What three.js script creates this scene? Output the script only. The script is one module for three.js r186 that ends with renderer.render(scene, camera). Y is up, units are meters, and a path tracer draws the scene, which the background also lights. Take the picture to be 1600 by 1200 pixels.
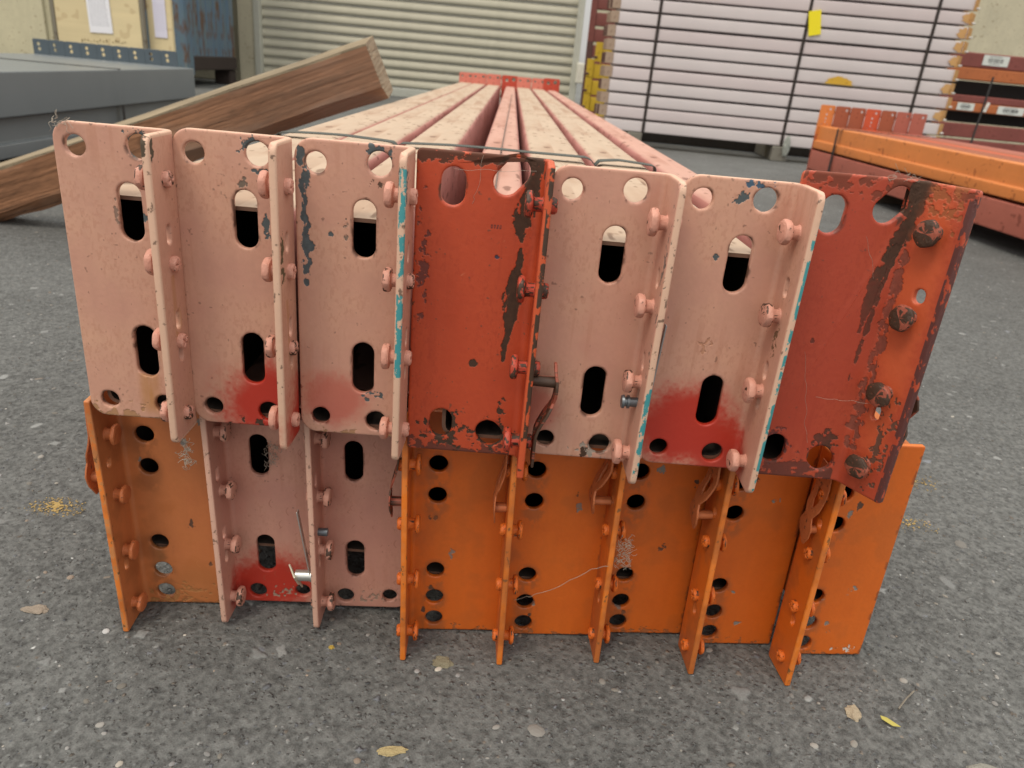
import * as THREE from 'three';
import { mergeGeometries, toCreasedNormals as creasedAtUnitScale } from 'three/addons/utils/BufferGeometryUtils.js';
import { RoundedBoxGeometry } from 'three/addons/geometries/RoundedBoxGeometry.js';

const scene = new THREE.Scene();
const rad = Math.PI / 180;
// toCreasedNormals welds within a hundredth of a unit, so work in millimetres while it runs
const toCreasedNormals = (g, a) => { g.scale(1000, 1000, 1000); const q = creasedAtUnitScale(g, a); q.scale(0.001, 0.001, 0.001); return q; };

// ---------------------------------------------------------------- camera
const camera = new THREE.PerspectiveCamera(54.32, 4 / 3, 0.02, 300);
camera.position.set(0, 0.445, 0);
camera.rotation.order = 'YXZ';
camera.rotation.set(-23.1 * rad, -0.15 * rad, 5.35 * rad);
camera.focus = 0.49;
camera.userData.fStop = 14;
scene.add(camera);

// ---------------------------------------------------------------- sky (bright overcast), sun, exposure
{
  const w = 256, h = 128, d = new Float32Array(w * h * 4);
  for (let j = 0; j < h; j++) for (let i = 0; i < w; i++) {
    const el = ((j + 0.5) / h - 0.5) * Math.PI, az = (i / w) * 2 * Math.PI;
    const s = Math.max(0, Math.sin(el));
    let l = 0.50 * (1 + 2.6 * s);
    l *= 1 + 0.07 * Math.sin(az * 3 + 4 * el) + 0.05 * Math.sin(az * 7 - 9 * el + 1) * Math.cos(el);
    if (el < 0) l = 0.25;
    const k = (j * w + i) * 4;
    d[k] = l * 1.03; d[k + 1] = l * 1.0; d[k + 2] = l * 0.95; d[k + 3] = 1;
  }
  const sky = new THREE.DataTexture(d, w, h, THREE.RGBAFormat, THREE.FloatType);
  sky.mapping = THREE.EquirectangularReflectionMapping;
  sky.magFilter = sky.minFilter = THREE.LinearFilter; sky.wrapS = THREE.RepeatWrapping; sky.needsUpdate = true;
  scene.background = sky; scene.environment = sky;
}
const sun = new THREE.DirectionalLight(0xfff1dc, 1.2);
sun.position.set(-3.2, 9, 2.6); sun.target.position.set(0, 0, -1.5);
sun.castShadow = true; sun.shadow.radius = 34; sun.shadow.mapSize.set(2048, 2048);
Object.assign(sun.shadow.camera, { left: -8, right: 8, top: 9, bottom: -9, near: 0.5, far: 30 });
scene.add(sun, sun.target);

const renderer = new THREE.WebGLRenderer({ antialias: true });
renderer.setSize(1024, 768);
renderer.toneMapping = THREE.LinearToneMapping;
renderer.toneMappingExposure = 1.11;
renderer.outputColorSpace = THREE.SRGBColorSpace;
renderer.shadowMap.enabled = true; renderer.shadowMap.type = THREE.PCFSoftShadowMap;

// ---------------------------------------------------------------- noise helpers
function mulberry(a) { return () => { a |= 0; a = a + 0x6D2B79F5 | 0; let t = Math.imul(a ^ a >>> 15, 1 | a); t = t + Math.imul(t ^ t >>> 7, 61 | t) ^ t; return ((t ^ t >>> 14) >>> 0) / 4294967296; }; }
const PERM = new Float32Array(65536); { const r = mulberry(7); for (let i = 0; i < 65536; i++) PERM[i] = r(); }
const lat = (x, y, s) => PERM[(Math.imul(x, 73) + Math.imul(y, 9749) + Math.imul(s, 3571) + Math.imul(x * y | 0, 31)) & 65535];
function vn(x, y, s = 0) {
  const xi = Math.floor(x), yi = Math.floor(y); let fx = x - xi, fy = y - yi;
  fx = fx * fx * (3 - 2 * fx); fy = fy * fy * (3 - 2 * fy);
  const a = lat(xi, yi, s), b = lat(xi + 1, yi, s), c = lat(xi, yi + 1, s), d = lat(xi + 1, yi + 1, s);
  return a + (b - a) * fx + (c - a) * fy + (a - b - c + d) * fx * fy;
}
const fbm = (x, y, s, o = 4) => { let v = 0, a = 0.5, t = 0; for (let i = 0; i < o; i++) { v += a * vn(x, y, s + i * 17); t += a; a *= 0.55; x = x * 2.03 + 11.3; y = y * 2.03 + 5.7; } return v / t; };
const sst = (a, b, x) => { const t = Math.min(1, Math.max(0, (x - a) / (b - a))); return t * t * (3 - 2 * t); };
const clamp = (x, a = 0, b = 1) => Math.min(b, Math.max(a, x));
const toS = (l) => l <= 0.0031308 ? l * 12.92 : 1.055 * Math.pow(l, 1 / 2.4) - 0.055;
const S8 = new Uint8Array(4097); for (let i = 0; i <= 4096; i++) S8[i] = Math.round(255 * toS(i / 4096));
const enc = (l) => S8[Math.round(clamp(l) * 4096)];
function dataTex(arr, w, h, srgb, rep) {
  const t = new THREE.DataTexture(arr, w, h, THREE.RGBAFormat, THREE.UnsignedByteType);
  t.magFilter = THREE.LinearFilter; t.minFilter = THREE.LinearMipmapLinearFilter; t.generateMipmaps = true; t.anisotropy = 8;
  if (srgb) t.colorSpace = THREE.SRGBColorSpace;
  if (rep) { t.wrapS = t.wrapT = THREE.RepeatWrapping; t.repeat.set(rep, rep); }
  t.needsUpdate = true; return t;
}
// paint(w, h, W, H, fn): fn(u, v metres, out) fills out = [r, g, b linear, roughness, height]
function paintTex(w, h, W, H, fn, rep) {
  const c = new Uint8Array(w * h * 4), b = new Uint8Array(w * h * 4), o = [0, 0, 0, 0, 0];
  for (let j = 0; j < h; j++) for (let i = 0; i < w; i++) {
    fn((i + 0.5) / w * W, (j + 0.5) / h * H, o);
    const k = (j * w + i) * 4;
    c[k] = enc(o[0]); c[k + 1] = enc(o[1]); c[k + 2] = enc(o[2]); c[k + 3] = 255;
    b[k] = Math.round(255 * clamp(o[4])); b[k + 1] = Math.round(255 * clamp(o[3])); b[k + 2] = 0; b[k + 3] = 255;
  }
  return { map: dataTex(c, w, h, true, rep), aux: dataTex(b, w, h, false, rep) };
}
const mixTo = (o, col, a) => { o[0] += (col[0] - o[0]) * a; o[1] += (col[1] - o[1]) * a; o[2] += (col[2] - o[2]) * a; };

// ---------------------------------------------------------------- naming helpers
const used = {};
function numbered(n) { if (!(n in used)) { used[n] = 0; return n; } used[n]++; return n + '_' + String(used[n]).padStart(3, '0'); }
function shadow(m) { m.castShadow = true; m.receiveShadow = true; return m; }
function mesh(name, geo, mat, parent) { const m = shadow(new THREE.Mesh(geo, mat)); m.name = parent ? name : numbered(name); (parent || scene).add(m); return m; }
function thing(name, label, category, pos = [0, 0, 0], ry = 0, group) {
  const g = new THREE.Group(); g.name = numbered(name); g.position.set(...pos); g.rotation.order = 'YXZ'; g.rotation.y = ry;
  g.userData = { label, category, kind: 'thing' }; if (group) g.userData.group = group; scene.add(g); return g;
}
function tag(m, label, category, group) { m.userData.label = label; m.userData.category = category; m.userData.kind = 'thing'; if (group) m.userData.group = group; return m; }
const ORD = ['first', 'second', 'third', 'fourth', 'fifth', 'sixth', 'seventh', 'eighth', 'ninth', 'tenth', 'eleventh', 'twelfth', 'thirteenth', 'fourteenth'];
const std = (o) => new THREE.MeshStandardMaterial(o);
const lin = (r, g, b) => new THREE.Color().setRGB(r, g, b);

// paint base colours, linear
const PINK = [0.55, 0.295, 0.212], RED = [0.47, 0.062, 0.018], ORANGE = [0.62, 0.130, 0.010], ORANGE2 = [0.50, 0.165, 0.052];
const RUST = [0.055, 0.026, 0.014], SLATE = [0.075, 0.092, 0.10], TEAL = [0.05, 0.27, 0.29], SPRAY = [0.43, 0.03, 0.014], OCHRE = [0.42, 0.19, 0.05];

// generic grime map: near white, tiles over 1 m
const grime = paintTex(512, 512, 1, 1, (u, v, o) => {
  const P = 0.18, wrap = (f) => { const a = f(u, v), b = f(u - 1, v), c = f(u, v - 1), d = f(u - 1, v - 1); const x = sst(1 - P, 1, u), y = sst(1 - P, 1, v); return (a * (1 - x) + b * x) * (1 - y) + (c * (1 - x) + d * x) * y; };
  const n = wrap((a, b) => fbm(a * 7, b * 7, 3)), m = wrap((a, b) => fbm(a * 46, b * 46, 9, 3));
  const st = wrap((a, b) => fbm(a * 60, b * 4, 29, 3));
  let l = 0.86 + 0.22 * (n - 0.5) + 0.10 * (m - 0.5) + 0.08 * (st - 0.5);
  o[0] = l; o[1] = l * 0.99; o[2] = l * 0.97;
  const spot = sst(0.70, 0.78, m); mixTo(o, [0.30, 0.2, 0.14], spot * 0.6);
  o[3] = 0.75 + 0.3 * (n - 0.5); o[4] = 0.5 + 0.5 * (n - 0.5) + 0.4 * (m - 0.5) - spot * 0.2;
}, 1);
const matte = (r, g, b, rough = 0.7, extra = {}) => std({ color: lin(r, g, b), map: grime.map, roughness: rough, bumpMap: grime.aux, bumpScale: 0.0012, ...extra });

const soft = paintTex(256, 256, 1, 1, (u, v, o) => { const P = 0.2, f = (a, b) => fbm(a * 5, b * 9, 133, 3), x = sst(1 - P, 1, u), y = sst(1 - P, 1, v); const n = (f(u, v) * (1 - x) + f(u - 1, v) * x) * (1 - y) + (f(u, v - 1) * (1 - x) + f(u - 1, v - 1) * x) * y; const l = 0.93 + 0.16 * (n - 0.5); o[0] = l; o[1] = l * 0.995; o[2] = l * 0.985; o[3] = 0.6; o[4] = 0.5; }, 1);
const smooth = (r, g, b, rough = 0.5, extra = {}) => std({ color: lin(r, g, b), map: soft.map, roughness: rough, ...extra });

// ---------------------------------------------------------------- ground
const GT = 1.6;
{
  const N = 2048, c = new Uint8Array(N * N * 4), b = new Uint8Array(N * N * 4);
  const hgt = new Float32Array(N * N), R = new Float32Array(N * N), G = new Float32Array(N * N), B = new Float32Array(N * N);
  const r = mulberry(91);
  const nz = (x, y, f, s) => { // wrapped noise on N grid
    const P = Math.round(N / f); const xi = Math.floor(x / f), yi = Math.floor(y / f); let fx = x / f - xi, fy = y / f - yi; fx = fx * fx * (3 - 2 * fx); fy = fy * fy * (3 - 2 * fy);
    const m = (q) => ((q % P) + P) % P; const A = lat(m(xi), m(yi), s), Bq = lat(m(xi + 1), m(yi), s), C = lat(m(xi), m(yi + 1), s), D = lat(m(xi + 1), m(yi + 1), s);
    return A + (Bq - A) * fx + (C - A) * fy + (A - Bq - C + D) * fx * fy;
  };
  for (let y = 0; y < N; y++) for (let x = 0; x < N; x++) {
    const k = y * N + x, n = 0.45 * nz(x, y, 4, 1) + 0.25 * nz(x, y, 8, 2) + 0.3 * r();
    const l = 0.080 + 0.15 * (n - 0.4) + 0.022 * (nz(x, y, 128, 5) - 0.5);
    R[k] = l * 0.97; G[k] = l; B[k] = l * 0.975; hgt[k] = 0.22 + 0.28 * n;
  }
  const px = N / GT / 1000; // px per mm
  for (let i = 0; i < 105000; i++) {
    const q = r(); const big = i > 104850;
    let rr = (0.5 + 1.6 * q * q * q + (r() < 0.04 ? 2.2 * r() : 0)) * px; if (big) rr = (4 + 5 * r()) * px;
    const cx = r() * N, cy = r() * N, an = r() * 6.28, asp = 0.55 + 0.45 * r(), ca = Math.cos(an), sa = Math.sin(an), k1 = 2 + Math.floor(r() * 3), ph = r() * 6.28, wob = 0.12 + 0.16 * r();
    let l = 0.072 + 0.100 * Math.pow(r(), 1.4); const t = r(); let cr = 0.97, cg = 1, cb = 0.985;
    if (t < 0.007 && !big) { l = 0.32 + 0.2 * r(); } else if (t < 0.10) { l += 0.06; } else if (t < 0.2) { cr = 0.92; cg = 0.98; cb = 1.08; } else if (t < 0.26) { cr = 1.15; cg = 0.98; cb = 0.82; } else if (t < 0.42) { l *= 0.68; }
    if (big) l = 0.15 + 0.09 * r();
    const hh = 0.45 + 0.45 * r(), R2 = Math.ceil(rr * 1.3);
    for (let dy = -R2; dy <= R2; dy++) for (let dx = -R2; dx <= R2; dx++) {
      const u = (dx * ca + dy * sa), v = (-dx * sa + dy * ca) / asp; const th = Math.atan2(v, u);
      const d = Math.sqrt(u * u + v * v) / (rr * (1 + wob * Math.sin(k1 * th + ph))); if (d > 1) continue;
      const X = ((Math.floor(cx + dx) % N) + N) % N, Y = ((Math.floor(cy + dy) % N) + N) % N, k = Y * N + X;
      const a = sst(1, 0.72, d), gr = 0.86 + 0.28 * r();
      R[k] += (l * cr * gr - R[k]) * a; G[k] += (l * cg * gr - G[k]) * a; B[k] += (l * cb * gr - B[k]) * a;
      hgt[k] += (hh * (0.7 + 0.3 * (1 - d * d)) - hgt[k]) * a;
    }
  }
  for (let k = 0; k < N * N; k++) { c[k * 4] = enc(R[k]); c[k * 4 + 1] = enc(G[k]); c[k * 4 + 2] = enc(B[k]); c[k * 4 + 3] = 255; b[k * 4] = b[k * 4 + 1] = b[k * 4 + 2] = Math.round(255 * clamp(hgt[k])); b[k * 4 + 3] = 255; }
  const cm = dataTex(c, N, N, true, 1), bm = dataTex(b, N, N, false, 1);
  const g = new THREE.PlaneGeometry(120, 120, 300, 300); g.rotateX(-Math.PI / 2);
  const p = g.attributes.position, uv = g.attributes.uv, col = new Float32Array(p.count * 3);
  for (let i = 0; i < p.count; i++) {
    const x = p.getX(i), z = p.getZ(i); uv.setXY(i, x / GT, z / GT);
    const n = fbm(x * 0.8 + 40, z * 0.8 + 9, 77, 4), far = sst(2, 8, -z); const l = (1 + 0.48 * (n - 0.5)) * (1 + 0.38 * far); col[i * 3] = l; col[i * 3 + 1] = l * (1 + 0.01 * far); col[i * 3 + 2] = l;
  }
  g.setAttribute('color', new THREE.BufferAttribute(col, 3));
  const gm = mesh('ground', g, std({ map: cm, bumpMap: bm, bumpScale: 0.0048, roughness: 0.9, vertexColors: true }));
  gm.userData.kind = 'structure';
}
// loose and embedded stones
{
  const geo = new THREE.IcosahedronGeometry(1, 1); const p = geo.attributes.position; 
  for (let i = 0; i < p.count; i++) { const x = p.getX(i), y = p.getY(i), z = p.getZ(i), s = 0.82 + 0.36 * vn(x * 1.7 + 5, y * 1.7 + z * 2.1 + 8, 5); p.setXYZ(i, x * s, y * s, z * s); }
  geo.computeVertexNormals();
  const n = 5200, im = new THREE.InstancedMesh(geo, std({ color: 0xffffff, roughness: 0.8 }), n), r = mulberry(5), m = new THREE.Matrix4(), q = new THREE.Quaternion(), e = new THREE.Euler(), c = new THREE.Color();
  for (let i = 0; i < n; i++) {
    const z = -0.22 - 2.6 * Math.pow(r(), 1.9), x = (r() - 0.5) * (1.5 + 2.0 * -z), big = r() < 0.006, s = big ? 0.004 + 0.005 * r() : 0.0008 + 0.0022 * Math.pow(r(), 2.6);
    e.set((r() - .5) * .4, r() * 6.28, (r() - .5) * .4); q.setFromEuler(e);
    m.compose(new THREE.Vector3(x, big ? -s * 0.10 : 0, z), q, new THREE.Vector3(s * (0.8 + r() * .6), s * (big ? 0.28 : 0.45), s * (0.7 + .4 * r()))); im.setMatrixAt(i, m);
    const t = r(); let l = big ? 0.12 + 0.08 * r() : 0.12 + 0.16 * r(); if (!big && t > 0.95) l = 0.26 + 0.2 * r();
    const w = r(); c.setRGB(l * (1 + 0.08 * w), l, l * (1 - 0.14 * w)); if (t < 0.06) c.setRGB(l * 1.2, l * 0.95, l * 0.75); im.setColorAt(i, c);
  }
  im.name = 'gravel'; im.userData.kind = 'stuff'; im.userData.label = 'small pale stones and grit lying on the grey asphalt'; im.userData.category = 'gravel'; im.receiveShadow = true; im.castShadow = true; scene.add(im);
}

// ================================================================ SETTING BEHIND
// warehouse wall and roller door
{
  const wall = thing('warehouse_wall', 'cream rendered warehouse wall around the roller door', 'wall', [0, 0, -8.72]);
  const wm = matte(0.60, 0.56, 0.42, 0.85), wb = (name, x0, x1, y0, y1, d, z) => { const g = new RoundedBoxGeometry(x1 - x0, y1 - y0, d, 2, 0.01); uvBox(g); const m = mesh(name, g, wm, wall); m.position.set((x0 + x1) / 2, (y0 + y1) / 2, z); return m; };
  wb('wall_panel', 0.52, 9.5, 0, 5.2, 0.3, -0.2); wb('wall_panel', -9.5, -3.21, 0, 5.2, 0.3, -0.2); wb('lintel', -3.21, 0.52, 3.3, 5.2, 0.3, -0.2);
  wb('pillar', -3.21, -3.03, 0, 3.3, 0.34, -0.08);
  const door = thing('roller_door', 'closed beige slatted roller shutter door behind the beam stacks', 'door', [0, 0, -8.72]);
  const sh = new THREE.Shape(); [[-0.02, 0], [0.0, 0.001], [0.018, 0.006], [0.027, 0.016], [0.029, 0.028], [0.026, 0.045], [0.018, 0.066], [0.008, 0.080], [-0.004, 0.089], [-0.02, 0.0925]].forEach(([x, y], i) => i ? sh.lineTo(x, y) : sh.moveTo(x, y));
  const sg = new THREE.ExtrudeGeometry(sh, { depth: 3.36, bevelEnabled: false, steps: 1 }); sg.rotateY(-Math.PI / 2); // runs along x, the bulge faces +z
  const sg2 = toCreasedNormals(sg, 0.5);
  const dm = smooth(0.50, 0.48, 0.385, 0.6);
  sg2.computeBoundingBox(); const bb = sg2.boundingBox;
  const off = -3.01 - bb.min.x;
  for (let i = 0; i < 34; i++) { const m = mesh('slat', sg2, dm, door); m.position.set(off, 0.10 + i * 0.0945, 0); }
  const bar = mesh('bottom_bar', new RoundedBoxGeometry(3.36, 0.09, 0.045, 2, 0.008), matte(0.55, 0.57, 0.52, 0.5), door); bar.position.set(-1.33, 0.05, 0.005);
  for (const x of [-3.0, 0.375]) { const r = mesh('guide_rail', new RoundedBoxGeometry(0.07, 3.3, 0.12, 2, 0.01), matte(0.56, 0.57, 0.50, 0.5), door); r.position.set(x, 1.65, 0.05); }
  const bx = mesh('junction_box', new RoundedBoxGeometry(0.085, 0.2, 0.07, 2, 0.012), matte(0.8, 0.78, 0.68, 0.5)); bx.position.set(0.435, 0.41, -8.6); tag(bx, 'small white box on the right jamb of the roller door', 'box');
}
function uvBox(g) { // box-projected uv in metres
  const n = g.index ? g.toNonIndexed() : g; if (n !== g) { for (const k of Object.keys(n.attributes)) g.setAttribute(k, n.attributes[k]); g.setIndex(null); }
  const p = g.attributes.position, nn = g.attributes.normal, uv = new Float32Array(p.count * 2);
  for (let t = 0; t < p.count; t += 3) {
    let ax = 0, ay = 0, az = 0; for (let i = t; i < t + 3; i++) { ax += Math.abs(nn.getX(i)); ay += Math.abs(nn.getY(i)); az += Math.abs(nn.getZ(i)); }
    for (let i = t; i < t + 3; i++) { const x = p.getX(i), y = p.getY(i), z = p.getZ(i); if (ax >= ay && ax >= az) { uv[i * 2] = z; uv[i * 2 + 1] = y; } else if (ay >= az) { uv[i * 2] = z; uv[i * 2 + 1] = x; } else { uv[i * 2] = x; uv[i * 2 + 1] = y; } }
  }
  g.setAttribute('uv', new THREE.BufferAttribute(uv, 2)); return g;
}
const box = (w, h, d, r = 0.004) => uvBox(new RoundedBoxGeometry(w, h, d, 2, Math.min(r, w * 0.45, h * 0.45, d * 0.45)));

// rusty blue container
{
  const rustTex = paintTex(512, 512, 2.6, 2.6, (u, v, o) => {
    const n = fbm(u * 5, v * 3.2, 51), m = fbm(u * 22, v * 15, 61), dr = fbm(u * 26, v * 1.6, 71);
    o[0] = 0.12 + 0.06 * (n - 0.5); o[1] = 0.185 + 0.06 * (n - 0.5); o[2] = 0.24 + 0.06 * (m - 0.5);
    mixTo(o, [0.24, 0.24, 0.21], 0.5 * sst(0.52, 0.72, dr));
    mixTo(o, [0.13, 0.07, 0.04], sst(0.485, 0.62, 0.55 * n + 0.3 * m + 0.15 * dr));
    o[3] = 0.8; o[4] = 0.5 + 0.5 * (m - 0.5);
  }, 1 / 2.6);
  const bm = std({ map: rustTex.map, roughness: 0.75, bumpMap: rustTex.aux, bumpScale: 0.003 }), dark = matte(0.05, 0.035, 0.03, 0.8);
  const c = thing('shipping_container', 'rusty blue steel shipping container beside the roller door', 'container', [-4.38, 0, -7.1]);
  const put = (n, g, m, x, y, z, p = c) => { const q = mesh(n, g, m, p); q.position.set(x, y, z); return q; };
  put('body', box(2.5, 2.45, 1.15), bm, 0, 1.37, -0.63);
  for (const sx of [-1, 1]) {
    const d = put('door_leaf', box(1.2, 2.25, 0.05), bm, sx * 0.605, 1.36, -0.02);
    for (let i = 0; i < 6; i++) put('rib', box(0.06, 2.1, 0.03, 0.01), bm, -0.5 + i * 0.2, 0, 0.03, d);
    for (const rx of [-0.3, 0.3]) put('lock_rod', new THREE.CylinderGeometry(0.017, 0.017, 2.2, 10), dark, rx, 0, 0.06, d);
  }
  for (const sx of [-1, 1]) put('corner_post', box(0.10, 2.6, 0.14, 0.01), bm, sx * 1.26, 1.4, 0.0);
  for (let i = 0; i < 6; i++) put('side_rib', box(0.035, 2.3, 0.07, 0.01), bm, 1.243, 1.37, -0.20 - i * 0.175);
  put('sill', box(2.5, 0.13, 0.12, 0.01), dark, 0, 0.19, 0.0); put('side_rail', box(0.08, 0.12, 1.1, 0.01), dark, 1.24, 0.2, -0.62);
  for (const x of [-1.1, -0.3, 0.5, 1.18]) for (const z of [0, -1.1]) put('foot', box(0.16, 0.135, 0.16, 0.01), dark, x, 0.068, z);
  put('label', box(0.004, 0.16, 0.09, 0.001), smooth(0.8, 0.8, 0.8), 1.266, 1.045, -0.115);
}
// plywood crates
{
  const pt = paintTex(512, 512, 1.2, 1.2, (u, v, o) => {
    const g = fbm(u * 3 + 0.4 * fbm(u * 2, v * 5, 4, 2), v * 34, 12, 4), b = fbm(u * 3, v * 3, 19, 3);
    const l = 0.92 + 0.16 * (g - 0.5) + 0.16 * (b - 0.5); o[0] = 0.74 * l; o[1] = 0.62 * l; o[2] = 0.37 * l;
    const k = sst(0.73, 0.78, fbm(u * 16, v * 16, 43, 2)); mixTo(o, [0.45, 0.32, 0.17], k * 0.4); o[3] = 0.8; o[4] = 0.5 + 0.4 * (g - 0.5);
  }, 1 / 1.2);
  const ply = std({ map: pt.map, roughness: 0.8, bumpMap: pt.aux, bumpScale: 0.001 });
  const paper = (w, h, seed, faint) => {
    const cv = document.createElement('canvas'); cv.width = 128; cv.height = 224; const x = cv.getContext('2d'), r = mulberry(seed);
    x.fillStyle = faint ? '#d8d6e6' : '#e9eaf0'; x.fillRect(0, 0, 128, 224); x.fillStyle = faint ? '#b9b6cc' : '#8a8c96';
    if (!faint) { for (let i = 0; i < 7; i++) x.fillRect(14 + i * 14, 18, 9, 12); }
    for (let i = 0; i < 17; i++) { const y = 42 + i * 9; let p = 12; while (p < 108) { const l = 4 + r() * 14; x.fillRect(p, y, Math.min(l, 114 - p), 2); p += l + 4; } }
    const t = new THREE.CanvasTexture(cv); t.colorSpace = THREE.SRGBColorSpace;
    const g = new THREE.BoxGeometry(w, h, 0.003); return [g, std({ map: t, roughness: 0.6 })];
  };
  const edge = matte(0.24, 0.22, 0.17, 0.85);
  const c1 = thing('plywood_crate', 'tan plywood crate with a white document sheet on its front', 'crate', [-2.985, 0, -5.5]);
  const f = mesh('front_panel', box(0.575, 1.2, 0.02), ply, c1); f.position.set(0, 0.66, 0);
  const bd = mesh('body', box(0.56, 1.2, 0.06), ply, c1); bd.position.set(0, 0.66, -0.042);
  for (const s of [-1, 1]) { const e = mesh('edge_strip', box(0.025, 1.2, 0.03), edge, c1); e.position.set(s * 0.302, 0.66, 0); }
  { const [g, m] = paper(0.155, 0.27, 4); const d = mesh('document_sheet', g, m, c1); d.position.set(0.015, 0.53, 0.014); d.rotation.z = 0.02; }
  // marker scribble along the lower edge of the panel
  { const r = mulberry(12), gs = []; let x = -0.13; for (let i = 0; i < 15; i++) { const pts = []; for (let j = 0; j < 4; j++) pts.push(new THREE.Vector3(x + r() * 0.012, 0.328 + r() * 0.024 + 0.001 * i, 0.0125)); gs.push(new THREE.TubeGeometry(new THREE.CatmullRomCurve3(pts), 8, 0.0016, 4)); x += 0.021; } mesh('marker_scribble', mergeGeometries(gs), std({ color: lin(0.30, 0.22, 0.12), roughness: 0.9 }), c1); }
  for (const x of [-0.2, 0.2]) { const s = mesh('skid', box(0.09, 0.06, 0.12), edge, c1); s.position.set(x, 0.03, -0.04); }
  const c2 = thing('plywood_board', 'narrow tan board with a lilac sheet, right of the wide plywood crate', 'board', [-2.585, 0, -5.53]);
  const f2 = mesh('board', box(0.165, 1.2, 0.03), ply, c2); f2.position.set(-0.005, 0.66, -0.025);
  { const [g, m] = paper(0.085, 0.26, 9, true); const d = mesh('document_sheet', g, m, c2); d.position.set(0.0, 0.53, -0.006); }
  for (const x of [-0.05, 0.05]) { const s = mesh('skid', box(0.05, 0.06, 0.12), edge, c2); s.position.set(x, 0.03, -0.04); }
  const c3 = thing('cabinet', 'plain cream cabinet at the left edge beside the plywood crate', 'cabinet', [-3.85, 0, -5.48]);
  const b3 = mesh('body', box(1.1, 1.3, 0.4, 0.01), matte(0.58, 0.54, 0.37, 0.6), c3); b3.position.set(0, 0.72, -0.21);
  const p3 = mesh('door_panel', box(1.02, 1.2, 0.02, 0.006), matte(0.60, 0.56, 0.39, 0.6), c3); p3.position.set(0, 0.72, 0);
  const k3 = mesh('plinth', box(1.06, 0.07, 0.36), edge, c3); k3.position.set(0, 0.035, -0.21);
}

// ---------------------------------------------------------------- background beam stacks
function profileShape(w, h, step, flip, r = 0.006) { // rectangle with an optional step cut from an upper corner
  const s = new THREE.Shape(), a = -w / 2, b = w / 2; const pts = step ? (flip ? [[a, 0], [b, 0], [b, h * 0.36], [b - step, h * 0.36], [b - step, h], [a, h]] : [[a, 0], [b, 0], [b, h], [a + step, h], [a + step, h * 0.36], [a, h * 0.36]]) : [[a, 0], [b, 0], [b, h], [a, h]];
  const n = pts.length; for (let i = 0; i < n; i++) { const p = pts[i], q = pts[(i + n - 1) % n], t = pts[(i + 1) % n]; const u = [q[0] - p[0], q[1] - p[1]], v = [t[0] - p[0], t[1] - p[1]], lu = Math.hypot(...u), lv = Math.hypot(...v);
    const A = [p[0] + u[0] / lu * r, p[1] + u[1] / lu * r], B = [p[0] + v[0] / lv * r, p[1] + v[1] / lv * r]; if (i === 0) s.moveTo(...A); else s.lineTo(...A); s.quadraticCurveTo(p[0], p[1], ...B); }
  s.closePath(); return s;
}
function extrudeZ(shape, len, seg = 4) { const g = new THREE.ExtrudeGeometry(shape, { depth: len, bevelEnabled: false, curveSegments: seg }); g.translate(0, 0, -len); return toCreasedNormals(g, 0.6); }
function plateShape(w, h, holes) { const s = new THREE.Shape(); const r = 0.008; s.moveTo(-w / 2 + r, 0); s.lineTo(w / 2 - r, 0); s.quadraticCurveTo(w / 2, 0, w / 2, r); s.lineTo(w / 2, h - r); s.quadraticCurveTo(w / 2, h, w / 2 - r, h); s.lineTo(-w / 2 + r, h); s.quadraticCurveTo(-w / 2, h, -w / 2, h - r); s.lineTo(-w / 2, r); s.quadraticCurveTo(-w / 2, 0, -w / 2 + r, 0);
  for (const [x, y, q] of holes) { const p = new THREE.Path(); p.absarc(x, y, q, 0, Math.PI * 2, true); s.holes.push(p); } return s; }
const flat = (shape, d) => new THREE.ExtrudeGeometry(shape, { depth: d, bevelEnabled: true, bevelSize: 0.0008, bevelThickness: 0.0008, bevelSegments: 1, curveSegments: 10 });

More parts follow.
